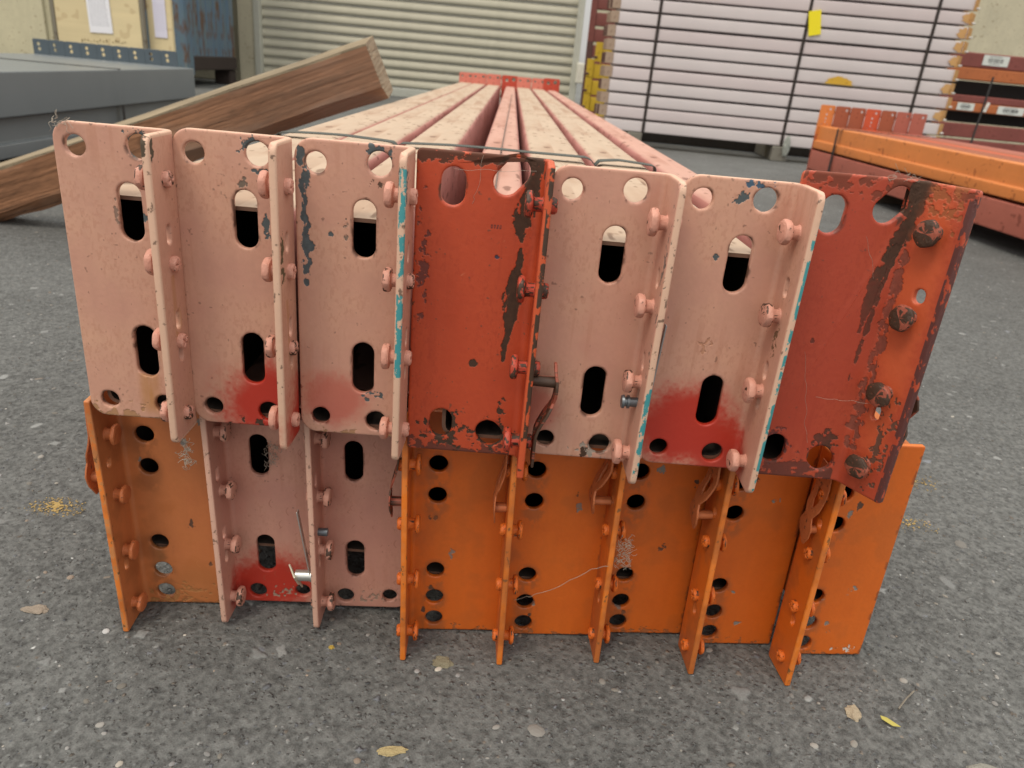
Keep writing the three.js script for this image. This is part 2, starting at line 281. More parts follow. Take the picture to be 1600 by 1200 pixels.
// grey stack on the left (runs away from the camera, far ends at z = -3.95)
{
  const gm = smooth(0.150, 0.170, 0.182, 0.4), gtop = smooth(0.175, 0.198, 0.212, 0.34), pm = smooth(0.085, 0.115, 0.14, 0.5);
  const top = extrudeZ(profileShape(0.0765, 0.135, 0.0), 3.4), low = extrudeZ(profileShape(0.0765, 0.12, 0.028, true), 3.4);
  const pl = flat(plateShape(0.076, 0.19, [[-0.012, 0.168, 0.009], [-0.010, 0.146, 0.009], [0.02, 0.05, 0.009], [0.02, 0.03, 0.009]]), 0.004);
  for (let row = 0; row < 2; row++) for (let i = 0; i < 10; i++) {
    const t = thing('rack_beam', `slate grey rack beam, ${ORD[i]} from the right in the ${row ? 'top' : 'bottom'} layer of the left stack`, 'rack beam', [-1.737 - i * 0.0790, row ? 0.152 : 0.03, -3.95], 1.85 * rad, 'slate grey beams stacked at the left');
    const b = mesh('beam_body', row ? top : low, row ? gtop : gm, t); b.position.z = 3.4;
    if (row && i) { const p = mesh('end_plate', pl, pm, t); p.position.set(0, row ? 0.014 : -0.02, -0.006); }
  }
  for (const z of [-3.3, -1.5]) { const d = mesh('dunnage_block', box(0.95, 0.029, 0.09), matte(0.12, 0.09, 0.06, 0.9)); d.position.set(-2.1 + 0.03 * (z + 3.95), 0.0145, z); tag(d, z < -3 ? 'flat timber bearer under the far end of the grey stack' : 'flat timber bearer under the middle of the grey stack', 'timber', 'bearers under the grey stack'); }
  const strap = mesh('steel_strap', mergeGeometries([box(0.0015, 0.262, 0.02, 0.0005).translate(0.0432, 0.02, 0), box(0.8, 0.0015, 0.02, 0.0005).translate(-0.355, 0.1515, 0)]), std({ color: lin(0.03, 0.03, 0.032), roughness: 0.5, metalness: 0.3 })); strap.position.set(-1.722, 0.138, -3.2); strap.rotation.y = 1.85 * rad; tag(strap, 'dark steel strap around the slate grey stack', 'strap');
  const yt = mesh('strap_tag', box(0.004, 0.085, 0.036, 0.001), std({ color: lin(0.82, 0.62, 0.01), roughness: 0.5 })); yt.position.set(-1.655, 0.075, -3.42); yt.rotation.set(0.05, 0.9, 0.25); tag(yt, 'yellow tag hanging on the grey stack above the timber', 'tag');
}
// orange and maroon stack on the right
{
  const cols = { o: [0.70, 0.235, 0.06], m: [0.42, 0.125, 0.088], b: [0.36, 0.10, 0.045], r: [0.58, 0.10, 0.035] };
  const mats = {}; for (const k in cols) mats[k] = matte(...cols[k], 0.5);
  const names = { o: 'orange', m: 'maroon', b: 'brownish red', r: 'bright red' };
  const ang = -4.1 * rad, L = 3.6;
  const top = extrudeZ(profileShape(0.073, 0.115, 0.012, false), L), low = extrudeZ(profileShape(0.073, 0.098, 0.0), L);
  const pl = flat(plateShape(0.0772, 0.20, [[0.02, 0.182, 0.007]]), 0.004), pl2 = flat(plateShape(0.0772, 0.20, [[0.015, 0.182, 0.007], [0.0, 0.155, 0.0055], [0.0, 0.135, 0.0055], [0.0, 0.118, 0.0045], [-0.015, 0.105, 0.0045], [0.013, 0.105, 0.0045]]), 0.004);
  const seq = 'obbrbmm', seq2 = 'mmmmmmm';
  for (let row = 0; row < 2; row++) for (let i = 0; i < 7; i++) {
    const k = (row ? seq : seq2)[i], x = 1.535 + i * 0.079;
    const t = thing('rack_beam', `${names[k]} rack beam, ${ORD[i]} from the left in the ${row ? 'top' : 'bottom'} layer of the right stack`, 'rack beam', [x, row ? 0.168 : 0.06, -4.25 + i * 0.004], -ang, 'orange and maroon beams stacked at the right');
    t.rotation.y = 4.1 * rad;
    const b = mesh('beam_body', row ? top : low, row && i < 1 ? mats.o : row ? mats[k] : mats.m, t); b.position.z = L;
    const p = mesh('end_plate', k === 'o' || k === 'r' ? pl2 : pl, mats[k], t); p.position.set(0, row ? 0.018 : -0.02, -0.006);
  }
  for (const z of [-3.6, -1.6]) { const d = mesh('dunnage_block', box(0.62, 0.058, 0.09), matte(0.1, 0.08, 0.055, 0.9)); d.position.set(1.80 + 0.07 * (z + 4.25), 0.03, z); tag(d, z < -3 ? 'timber bearer under the far end of the orange stack' : 'timber bearer under the middle of the orange stack', 'timber', 'bearers under the orange stack'); }
  const strap = mesh('steel_strap', mergeGeometries([box(0.0015, 0.24, 0.019, 0.0005).translate(-0.0385, -0.118, 0), box(0.56, 0.0015, 0.019, 0.0005).translate(0.24, 0.0015, 0)]), std({ color: lin(0.03, 0.028, 0.028), roughness: 0.5, metalness: 0.3 })); strap.position.set(1.548, 0.284, -3.98); strap.rotation.y = 4.1 * rad; tag(strap, 'dark steel strap around the orange stack', 'strap');
}
// tall pink-white stack (beams run left to right)
{
  const pw = smooth(0.65, 0.60, 0.61, 0.5), pw2 = smooth(0.63, 0.56, 0.57, 0.5), end = matte(0.42, 0.31, 0.23, 0.5), endY = matte(0.62, 0.36, 0.14, 0.55), dark = matte(0.14, 0.07, 0.055, 0.6);
  const L = 2.12, yaw = 4 * rad, X0 = 0.47, Z0 = -5.3;
  const at = (s, y, d) => [X0 + s * Math.cos(yaw) - d * Math.sin(yaw) * -1 * -1, y, Z0 + s * Math.sin(yaw) - d * Math.cos(yaw)];
  const bodyG = uvBox(toCreasedNormals(extrudeZ(profileShape(0.07, 0.067, 0, false, 0.006), L), 0.6)); bodyG.rotateY(-Math.PI / 2); // along +x? extrude goes to -z -> becomes +x
  bodyG.computeBoundingBox(); bodyG.translate(-bodyG.boundingBox.min.x, 0, 0);
  const bodyB = uvBox(extrudeZ(profileShape(0.10, 0.0795, 0, false, 0.003), L)); bodyB.rotateY(-Math.PI / 2); bodyB.computeBoundingBox(); bodyB.translate(-bodyB.boundingBox.min.x, 0, -0.02);
  const plate = mergeGeometries([box(0.005, 0.066, 0.082, 0.001), box(0.05, 0.066, 0.005, 0.001).translate(-0.025, 0, 0.038)].map((g) => g));
  const pin = new THREE.CylinderGeometry(0.006, 0.006, 0.02, 8).rotateZ(Math.PI / 2); const pinM = std({ color: lin(0.6, 0.58, 0.55), roughness: 0.4, metalness: 0.5 });
  for (let col = 0; col < 2; col++) for (let i = 0; i < 14; i++) {
    const t = thing('rack_beam', `pale pinkish rack beam, ${ORD[i]} layer up in the ${col ? 'rear' : 'front'} column of the tall stack`, 'rack beam', at(0.014 * (vn(i * 1.7, col * 3.1, 5) - 0.5), 0.098 + i * 0.080 + 0.003 * (vn(i * 2.3, 4, 7) - 0.5), col * 0.098 + 0.008 * (vn(i * 1.9, 9, 8) - 0.5)), -yaw * -1, 'pale pink beams in the tall strapped stack');
    t.rotation.y = -yaw; t.rotation.y = Math.atan2(-Math.sin(yaw), Math.cos(yaw));
    mesh('beam_body', col ? bodyB : bodyG, i % 3 === 1 ? pw2 : pw, t).position.set(0, 0, -0.036);
    const a = mesh('end_plate', plate, end, t); a.position.set(-0.003, 0.036, -0.04); const aa = mesh('end_plate', plate, endY, t); aa.position.set(L + 0.003, 0.036, -0.04); aa.rotation.y = Math.PI; aa.rotation.z = 0; aa.position.z = -0.03;
    const fl = mesh('hook_plate', box(0.03, 0.06, 0.004, 0.001), i % 2 ? dark : end, t); fl.position.set(-0.05, 0.036, -0.055);
    if (!col) { const p = mesh('rivet', pin, pinM, t); p.position.set(L + 0.03, 0.012, -0.01); }
  }
  const sm = std({ color: lin(0.035, 0.026, 0.022), roughness: 0.5, metalness: 0.3 });
  const yt = (p) => { const m = mesh('strap_tag', box(0.075, 0.14, 0.004, 0.001), std({ color: lin(0.86, 0.74, 0.01), roughness: 0.5 })); m.position.set(...p); m.rotation.z = 0.22; tag(m, 'yellow tag on the middle strap of the tall pale stack', 'tag'); };
  [[0.255, 'left'], [1.165, 'middle'], [1.92, 'right']].forEach(([s, n]) => { const m = mesh('steel_strap', mergeGeometries([box(0.019, 1.14, 0.002, 0.0005), box(0.019, 0.002, 0.21, 0.0005).translate(0, 0.57, -0.104), box(0.019, 0.002, 0.21, 0.0005).translate(0, -0.57, -0.104)]), sm); const p = at(s, 0.667, -0.003); m.position.set(...p); m.rotation.y = -yaw; tag(m, `dark vertical steel strap at the ${n} of the tall pale stack`, 'strap'); });
  yt(at(1.205, 0.835, -0.012));
  [[0.24, 'left'], [1.2, 'middle'], [1.9, 'right']].forEach(([s, n]) => { const m = mesh('dunnage_block', box(0.10, 0.093, 0.55, 0.006), matte(0.22, 0.21, 0.18, 0.9)); const p = at(s, 0.0475, 0.26); m.position.set(...p); m.rotation.y = -yaw; tag(m, `grey timber bearer under the ${n} of the tall pale stack`, 'timber'); });
  { const m = mesh('dunnage_block', box(2.05, 0.09, 0.09, 0.006), matte(0.06, 0.055, 0.05, 0.9)); const p = at(1.06, 0.047, 0.60); m.position.set(...p); m.rotation.y = -yaw; tag(m, 'added dark runner blocking light under the back of the tall pale stack', 'timber'); }  // runner added to block light from behind, so the gap below stays black
  // crumpled plastic wrap on the middle strap foot
  { const g = new THREE.IcosahedronGeometry(1, 3), p = g.attributes.position; for (let i = 0; i < p.count; i++) { const x = p.getX(i), y = p.getY(i), z = p.getZ(i), s = 0.55 + 0.75 * fbm(x * 5.2 + 4, y * 5.2 + z * 4.9 + 7, 8, 4); p.setXYZ(i, x * s * 0.024, y * s * 0.07, z * s * 0.02); } g.computeVertexNormals(); const m = mesh('plastic_wrap', g, std({ color: lin(0.30, 0.32, 0.29), roughness: 0.35, transparent: false })); m.position.set(...at(1.19, 0.10, -0.03)); tag(m, 'crumpled plastic wrap at the foot of the middle strap', 'plastic wrap'); }
  // yellow paint splash
  { const s = new THREE.Shape(), r = mulberry(3); for (let i = 0; i <= 26; i++) { const a = i / 26 * Math.PI, q = 1 + 0.25 * (r() - 0.5); const x = Math.cos(a) * 0.085 * q, y = Math.sin(a) * 0.046 * q; i ? s.lineTo(x, y) : s.moveTo(x, y); } s.closePath(); const m = mesh('paint_splash', new THREE.ExtrudeGeometry(s, { depth: 0.0015, bevelEnabled: false }), matte(0.70, 0.42, 0.04)); m.position.set(...at(1.44, 0.499, -0.003)); m.rotation.y = -yaw; tag(m, 'ochre paint splash on the face of the tall pale stack', 'paint'); }
  // yellow-stained strips at the right ends
  for (let i = 0; i < 14; i++) if ([3, 5, 7, 8, 9, 10].includes(i)) { const s = new THREE.Shape(), r = mulberry(30 + i); for (let k = 0; k <= 14; k++) { const a = Math.PI / 2 + k / 14 * Math.PI, q = 0.8 + 0.4 * r(); const x = Math.cos(a) * 0.05 * q, y = Math.sin(a) * 0.03 * q; k ? s.lineTo(x, y) : s.moveTo(x, y); } s.closePath(); const m = mesh('paint_splash', new THREE.ExtrudeGeometry(s, { depth: 0.0015, bevelEnabled: false }), endY); m.position.set(...at(L - 0.002, 0.098 + i * 0.08 + 0.034, -0.003)); m.rotation.y = -yaw; tag(m, `ochre stain at the right end of the ${ORD[i]} layer of the tall pale stack`, 'paint', 'ochre stains at the right ends'); }
}
// yellow stack and maroon stack glimpsed between the door and the tall pale stack
{
  const ym = matte(0.66, 0.45, 0.03, 0.55), mm = matte(0.20, 0.055, 0.045, 0.6), dk = matte(0.10, 0.04, 0.035, 0.6);
  const body = uvBox(extrudeZ(profileShape(0.075, 0.10, 0, false), 2.0)); body.rotateY(-Math.PI / 2); body.computeBoundingBox(); body.translate(-body.boundingBox.min.x, 0, 0);
  const pl = mergeGeometries([flatNI(box(0.006, 0.14, 0.09)), flatNI(box(0.05, 0.13, 0.006)).translate(-0.025, 0.005, 0.045)]);
  function flatNI(g) { return g; }
  for (let i = 0; i < 5; i++) { const t = thing('rack_beam', `yellow rack beam, ${ORD[i]} layer up in the stack behind the tall pale stack`, 'rack beam', [0.40 + (i > 3 ? 0.05 : 0), 0.05 + i * 0.115, -6.05], 0, 'yellow beams beside the roller door'); mesh('beam_body', body, ym, t); const p = mesh('end_plate', pl, ym, t); p.position.set(-0.004, 0.06, 0); const pin = mesh('rivet', new THREE.CylinderGeometry(0.008, 0.008, 0.03, 8).rotateZ(Math.PI / 2), dk, t); pin.position.set(-0.05, 0.03, 0.047); }
  for (let i = 0; i < 9; i++) { const t = thing('rack_beam', `dark maroon rack beam, ${ORD[i]} layer up in the stack behind the yellow beams`, 'rack beam', [0.44, 0.05 + i * 0.125, -7.1], 0, 'maroon beams beside the roller door'); mesh('beam_body', body, mm, t); const p = mesh('end_plate', pl, i < 5 ? dk : mm, t); p.position.set(-0.004, 0.06, 0); }
}
// far right stack with bar-code labels
{
  const mm = matte(0.24, 0.062, 0.05, 0.55), om = matte(0.50, 0.15, 0.045, 0.5), dk = matte(0.02, 0.02, 0.02, 0.8);
  const lay = [[0.10, 0.105, mm, 'maroon'], [0.22, 0.10, mm, 'maroon'], [0.405, 0.065, om, 'orange'], [0.47, 0.05, mm, 'maroon'], [0.625, 0.085, om, 'orange'], [0.712, 0.10, mm, 'maroon']];
  lay.forEach(([y, h, m, n], i) => { const b = mesh('rack_beam', box(2.6, h, 0.09, 0.008), m); b.position.set(4.35, y + h / 2, -6.2); tag(b, `${n} rack beam, ${ORD[i]} from the ground in the labelled stack at right`, 'rack beam', 'labelled beams stacked at the far right'); });
  for (const [y, h] of [[0.325, 0.078], [0.522, 0.10]]) { const b = mesh('dunnage_block', box(2.4, h, 0.2, 0.006), dk); b.position.set(4.4, y + h / 2, -6.42); tag(b, y < 0.4 ? 'added black filler for the dark gap under the lower labelled orange beam' : 'added black filler for the dark gap under the upper labelled orange beam', 'spacer'); }  // black fillers added behind the open gaps to stand in for their shade
  const lo = mesh('dunnage_block', box(2.4, 0.09, 0.2, 0.006), dk); lo.position.set(4.4, 0.05, -6.3); tag(lo, 'dark bearer on the ground under the labelled stack', 'spacer');
  const bc = (seed) => { const c = document.createElement('canvas'); c.width = 128; c.height = 48; const x = c.getContext('2d'), r = mulberry(seed); x.fillStyle = '#cfd4d0'; x.fillRect(0, 0, 128, 48); x.fillStyle = '#222426'; let p = 26; while (p < 100) { const w = 1 + Math.floor(r() * 3); x.fillRect(p, 14, w, 20); p += w + 1 + Math.floor(r() * 3); } x.fillStyle = '#5a5c5c'; for (let i = 0; i < 9; i++) { x.fillRect(30 + i * 7, 5, 5, 4); x.fillRect(34 + i * 6, 38, 4, 4); } const t = new THREE.CanvasTexture(c); t.colorSpace = THREE.SRGBColorSpace; return std({ map: t, roughness: 0.5 }); };
  [[3.36, 0.768, 0.19, 0.07, 'upper maroon beam'], [3.24, 0.44, 0.13, 0.052, 'lower orange beam, left of the white clip'], [3.585, 0.437, 0.20, 0.055, 'lower orange beam, right of the white clip']].forEach(([x, y, w, h, n], i) => { const m = mesh('barcode_label', new THREE.BoxGeometry(w, h, 0.002), bc(60 + i)); m.position.set(x, y, -6.152); tag(m, `white bar code label on the ${n}`, 'label'); });
  const cl = mesh('strap_clip', box(0.022, 0.07, 0.008, 0.002), matte(0.85, 0.85, 0.82)); cl.position.set(3.395, 0.447, -6.148); cl.rotation.z = -0.2; tag(cl, 'white clip between the two bar code labels', 'clip');
  const st = mesh('steel_strap', box(0.015, 0.60, 0.002, 0.0005), std({ color: lin(0.03, 0.028, 0.028), roughness: 0.5 })); st.position.set(3.37, 0.36, -6.1525); st.rotation.z = -0.03; tag(st, 'dark strap on the labelled stack below the white clip', 'strap');
}

// leaning timber
{
  const tex = paintTex(1024, 256, 1.3, 0.33, (u, v, o) => {
    const warp = fbm(u * 1.6, v * 5, 3, 3), g = fbm(u * 5 + warp * 0.5, v * 150 + warp * 5, 5, 4), b = fbm(u * 5, v * 16, 15, 4), f = fbm(u * 60, v * 420, 25, 2);
    let l = 0.95 + 0.75 * (g - 0.5) + 0.8 * (b - 0.5) + 0.5 * (f - 0.5); o[0] = 0.33 * l; o[1] = 0.160 * l; o[2] = 0.082 * l; mixTo(o, [0.20, 0.145, 0.11], 0.4 * sst(0.45, 0.9, u + 0.5 * (b - 0.5)));
    mixTo(o, [0.30, 0.22, 0.17], 0.5 * sst(0.5, 0.75, b)); const crack = sst(0.012, 0.0, Math.abs(fbm(u * 1.4, v * 30, 44, 2) - 0.5)) * sst(0.45, 0.6, fbm(u * 3, v * 6, 54, 2)); mixTo(o, [0.05, 0.03, 0.02], crack * 0.8);
    const kx = u - 0.52, ky = v - 0.07, kd = Math.hypot(kx, ky * 1.3) * 40; mixTo(o, [0.13, 0.06, 0.03], sst(1, 0.5, kd) * 0.7);
    o[3] = 0.85; o[4] = 0.5 + 0.6 * (g - 0.5) - crack * 0.4;
  }, 1);
  tex.map.repeat.set(1 / 1.3, 1 / 0.33); tex.aux.repeat.copy(tex.map.repeat);
  const tm = std({ map: tex.map, roughness: 0.88, bumpMap: tex.aux, bumpScale: 0.003 });
  const greyT = paintTex(512, 128, 1, 0.25, (u, v, o) => { const g = fbm(u * 8, v * 110, 8, 4), b = fbm(u * 9, v * 12, 18, 3); const l = 0.9 + 0.6 * (g - 0.5) + 0.5 * (b - 0.5); o[0] = 0.36 * l; o[1] = 0.29 * l; o[2] = 0.19 * l; o[3] = 0.9; o[4] = 0.5 + 0.8 * (g - 0.5); }, 1);
  greyT.map.repeat.set(1, 4); greyT.aux.repeat.copy(greyT.map.repeat);
  const gm = std({ map: greyT.map, roughness: 0.92, bumpMap: greyT.aux, bumpScale: 0.004 });
  const t = thing('timber_post', 'rough brown timber post leaning across behind the left pink beams', 'timber');
  const A = new THREE.Vector3(-1.20, 0.004, -1.70), B = new THREE.Vector3(-0.311, 0.3525, -1.66), ax = B.clone().sub(A).normalize(), L = A.distanceTo(B) + 0.22, start = A.clone().addScaledVector(ax, -0.10);
  const dz = new THREE.Vector3(0, 0, -1); dz.addScaledVector(ax, -dz.dot(ax)).normalize(); const up = new THREE.Vector3().crossVectors(dz, ax).negate(); if (up.y < 0) up.negate();
  { const al = 11 * rad, u0 = up.clone(), d0 = dz.clone(); up.copy(u0).multiplyScalar(Math.cos(al)).addScaledVector(d0, -Math.sin(al)); dz.copy(d0).multiplyScalar(Math.cos(al)).addScaledVector(u0, Math.sin(al)); }
  const L2 = A.distanceTo(B) + 0.10, nu = 40, H = 0.114, D = 0.088;
  // cross-section ring (depth, height): chamfered lower front arris
  const ring = [[0.024, 0], [D, 0.0], [D, H], [0.004, H], [0, H - 0.004], [0, 0.026]];
  const faces = { side: [], top: [], end: [] };
  const P = (i, k) => { const u = i / nu * L2, [d, h] = ring[k], w = 0.0022 * (fbm(u * 6 + k * 3, k * 2.2, 33, 3) - 0.5) * 2, w2 = (k === 0 || k === 5 ? 0.0045 : 0.002) * (fbm(u * 9, k * 5, 93, 3) - 0.5) * 2; return start.clone().addScaledVector(ax, u).addScaledVector(dz, d + w).addScaledVector(up, h + w2); };
  const mk = (keys) => { const pos = [], uv = []; for (const k of keys) { const k2 = (k + 1) % ring.length; const v0 = k === 4 ? H : k === 5 ? 0.026 : k === 2 ? 0 : 0.3, v1 = k === 4 ? 0.026 : k === 5 ? 0 : k === 2 ? 0.08 : 0.2; for (let i = 0; i < nu; i++) { const a = P(i, k), b = P(i + 1, k), c = P(i + 1, k2), d = P(i, k2), u0 = i / nu * L2, u1 = (i + 1) / nu * L2; for (const [p, q] of [[a, [u0, v0]], [b, [u1, v0]], [c, [u1, v1]], [a, [u0, v0]], [c, [u1, v1]], [d, [u0, v1]]]) { pos.push(p.x, p.y, p.z); uv.push(...q); } } } const g = new THREE.BufferGeometry(); g.setAttribute('position', new THREE.Float32BufferAttribute(pos, 3)); g.setAttribute('uv', new THREE.Float32BufferAttribute(uv, 2)); return toCreasedNormals(g, 0.5); };
  mesh('side_face', mk([0, 1, 4, 5]), tm, t); mesh('top_face', mk([2, 3]), std({ map: greyT.map, color: lin(0.72, 0.70, 0.68), roughness: 0.95, bumpMap: greyT.aux, bumpScale: 0.006 }), t);
  for (const i of [0, nu]) { const pos = [], uv = []; for (let k = 1; k < ring.length - 1; k++) for (const q of [0, k, k + 1]) { const p = P(i, q); pos.push(p.x, p.y, p.z); uv.push(ring[q][0] * 3, ring[q][1] * 2); } const g = new THREE.BufferGeometry(); g.setAttribute('position', new THREE.Float32BufferAttribute(pos, 3)); g.setAttribute('uv', new THREE.Float32BufferAttribute(uv, 2)); g.computeVertexNormals(); mesh('end_grain', g, std({ map: greyT.map, color: lin(0.75, 0.72, 0.75), roughness: 0.95, bumpMap: greyT.aux, bumpScale: 0.006 }), t); }
}

// ================================================================ THE MAIN STACK
// folded connector plate: unfolded sheet (s along width, y up, d through thickness) bent along a vertical line
const T = 0.0045;
function bracketGeometry(o) {
  const { W, H, FL, r = 0.004, phi = Math.PI / 2, rc = 0.011, rf = 0.006, holes = [], fholes = [], mirror = false } = o;
  const s0 = W - (T + r) * Math.sin(phi), L = r * phi, fl = FL - r * (1 - Math.cos(phi)) , S = s0 + L + fl, b = 0.0010, nb = 7;
  const C = [], plate = [], flange = [], bot = [], top = [];
  const add = (x, y, lists) => { C.push([x, y]); for (const l of lists) l.push(C.length - 1); };
  const arc = (cx, cy, q, a0, a1, n, lists) => { if (q < 1e-4) return add(cx, cy, lists); for (let i = 0; i <= n; i++) { const a = a0 + (a1 - a0) * i / n; add(cx + q * Math.cos(a), cy + q * Math.sin(a), lists); } };
  arc(rc, rc, rc, Math.PI, 1.5 * Math.PI, 8, [plate]);
  for (let i = 0; i <= nb; i++) add(s0 + L * i / nb, 0, [bot, ...(i === 0 ? [plate] : []), ...(i === nb ? [flange] : [])]);
  arc(S - rf, rf, rf, 1.5 * Math.PI, 2 * Math.PI, 5, [flange]);
  arc(S - rf, H - rf, rf, 0, 0.5 * Math.PI, 5, [flange]);
  for (let i = nb; i >= 0; i--) add(s0 + L * i / nb, H, [top, ...(i === 0 ? [plate] : []), ...(i === nb ? [flange] : [])]);
  arc(rc, H - rc, rc, 0.5 * Math.PI, Math.PI, 8, [plate]);
  top.reverse();
  const hp = (h, cx) => { const pts = [], n = 12; const w = (h.w || h.r * 2) / 2, l = Math.max(0, (h.h || h.r * 2) / 2 - w), a = h.a || 0; for (let i = 0; i < n * 2 + (l > 0 ? 2 : 0); i++) { let x, y; if (l > 0) { const half = i <= n ? 0 : 1, q = half ? i - n - 1 : i; const t = half ? Math.PI + Math.PI * q / n : Math.PI * q / n; x = w * Math.cos(t); y = w * Math.sin(t) + (half ? -l : l); } else { const t = i / (n * 2) * 2 * Math.PI; x = w * Math.cos(t); y = w * Math.sin(t); } pts.push([cx + x * Math.cos(a) - y * Math.sin(a), h.y + x * Math.sin(a) + y * Math.cos(a)]); } return pts; };
  const pH = holes.map((h) => hp(h, h.x)), fH = fholes.map((h) => hp(h, s0 + L + h.z - r));
  const inset = (pts, e, sign) => pts.map((p, i) => { const n = pts.length, q = pts[(i + n - 1) % n], t = pts[(i + 1) % n]; let ax = p[0] - q[0], ay = p[1] - q[1], bx = t[0] - p[0], by = t[1] - p[1]; const la = Math.hypot(ax, ay) || 1, lb = Math.hypot(bx, by) || 1; let nx = ay / la + by / lb, ny = -ax / la - bx / lb; const ln = Math.hypot(nx, ny) || 1; nx /= ln; ny /= ln; const c = Math.max(0.5, nx * ay / la - ny * ax / la); return [p[0] - sign * nx * e / c, p[1] - sign * ny * e / c]; });
  const map = (s, y, d) => { let x, z; if (s <= s0) { x = s; z = -d; } else if (s <= s0 + L) { const p = (s - s0) / r; x = s0 + (r + d) * Math.sin(p); z = r - (r + d) * Math.cos(p); } else { const u = s - s0 - L; x = s0 + (r + d) * Math.sin(phi) + u * Math.cos(phi); z = r - (r + d) * Math.cos(phi) + u * Math.sin(phi); }
    if (o.dent) { const q = o.dent(s, y, S, H, s0); x += q[0]; z += q[1]; } return [mirror ? -x : x, y, z]; };
  const pos = [], uv = []; const v = (p, d) => { pos.push(...map(p[0], p[1], d)); const q = p[2] || p; uv.push((q[0] + T) / (S + 2 * T), (q[1] + T) / (H + 2 * T)); };
  const tri = (a, b2, c, da, db, dc) => { if (mirror) { v(a, da); v(c, dc); v(b2, db); } else { v(a, da); v(b2, db); v(c, dc); } };
  const V2 = (p) => new THREE.Vector2(p[0], p[1]);
  const prof = [[0, 2 * b], [0, b], [0.3 * b, 0.3 * b], [b, 0], [T - b, 0], [T - 0.3 * b, 0.3 * b], [T, b], [T, 2 * b]];
  for (const [list, sign] of [[C, 1], ...pH.map((h) => [h, -1]), ...fH.map((h) => [h, -1])]) { // walls
    const CC = sign < 0 ? list : list; const rows = prof.map(([d, e]) => { const P0 = inset(CC, e, sign), Q = inset(CC, e > 0 && d < T / 2 ? e : -d * 0.85, sign); return [d, P0.map((p, i) => [p[0], p[1], Q[i]])]; });
    for (let k = 0; k < rows.length - 1; k++) { const [d0, A] = rows[k], [d1, B] = rows[k + 1]; for (let i = 0; i < CC.length; i++) { const j = (i + 1) % CC.length; if (sign > 0) { tri(A[i], B[i], B[j], d0, d1, d1); tri(A[i], B[j], A[j], d0, d1, d0); } else { tri(A[i], B[j], B[i], d0, d1, d1); tri(A[i], A[j], B[j], d0, d0, d1); } } }
  }
  const Ci = inset(C, 2 * b, 1), pHi = pH.map((h) => inset(h, 2 * b, -1)), fHi = fH.map((h) => inset(h, 2 * b, -1));
  for (const [d, back] of [[0, false], [T, true]]) {
    const T3 = (a, b2, c) => back ? tri(a, c, b2, d, d, d) : tri(a, b2, c, d, d, d);
    for (const [idx, hs] of [[plate, pHi], [flange, fHi]]) { const cont = idx.map((i) => Ci[i]); const all = [...cont, ...hs.flat()]; for (const f of THREE.ShapeUtils.triangulateShape(cont.map(V2), hs.map((h) => h.map(V2)))) T3(all[f[0]], all[f[1]], all[f[2]]); }
    for (let i = 0; i < nb; i++) { const a = Ci[bot[i]], b2 = Ci[bot[i + 1]], c = Ci[top[i + 1]], e = Ci[top[i]]; T3(a, b2, c); T3(a, c, e); }
  }
  const g = new THREE.BufferGeometry(); g.setAttribute('position', new THREE.Float32BufferAttribute(pos, 3)); g.setAttribute('uv', new THREE.Float32BufferAttribute(uv, 2));
  const out = toCreasedNormals(g, 0.85);
  out.userData = { S, s0, L, map, onFlange: (z, y, d = 0) => map(s0 + L + z - r, y, d), axis: [mirror ? -Math.sin(phi) : Math.sin(phi), -Math.cos(phi)] };
  return out;
}

// rivet along +x: head on -x, tail (staked) on +x, x = 0 is the inner flange face
function rivetGeometry(headR, headT, neck, seed) {
  const r = mulberry(seed), n = 22, pr = [];
  const P = (rr, y) => pr.push(new THREE.Vector2(rr, y));
  const y0 = -(neck + headT); P(0.0001, y0 - 0.0004); P(headR * 0.6, y0 - 0.0003); P(headR - 0.0016, y0); P(headR - 0.0005, y0 + 0.0005); P(headR, y0 + 0.0016); P(headR, y0 + headT - 0.0014); P(headR - 0.0006, y0 + headT - 0.0004); P(headR - 0.0018, y0 + headT); P(0.0046, y0 + headT + 0.0002); P(0.0042, y0 + headT + 0.0009); P(0.0042, -0.0008); P(0.0052, 0.0003);
  P(0.0048, T + 0.0002); P(0.0050, T + 0.0012); P(0.0048, T + 0.0029); P(0.0041, T + 0.0038); P(0.0026, T + 0.0041); P(0.0013, T + 0.0040); P(0.0001, T + 0.0038);
  const g = new THREE.LatheGeometry(pr, n); const p = g.attributes.position, ph = r() * 3;
  for (let i = 0; i < p.count; i++) { const x = p.getX(i), y = p.getY(i), z = p.getZ(i), th = Math.atan2(z, x) + ph, q = Math.hypot(x, z); if (y > T + 0.0024) { const grv = Math.exp(-Math.pow(Math.sin(th * 2) / 0.5, 2)) * sst(0.0052, 0.002, q); p.setY(i, y - 0.0016 * grv); } if (y < -neck * 0.5 && q > 0.003) { const w = 1 + 0.05 * Math.sin(th * 2 + seed) + 0.035 * Math.cos(th * 6); p.setX(i, x * w); p.setZ(i, z * w); } }
  g.rotateZ(-Math.PI / 2); return toCreasedNormals(g, 0.55);
}
const RIV = [1, 2, 3].map((s) => rivetGeometry(0.0077, 0.0052, 0.0052, s)), RIVO = [4, 5].map((s) => rivetGeometry(0.0076, 0.0036, 0.0050, s)), RIVR = [6, 7].map((s) => rivetGeometry(0.0080, 0.0045, 0.0060, s));

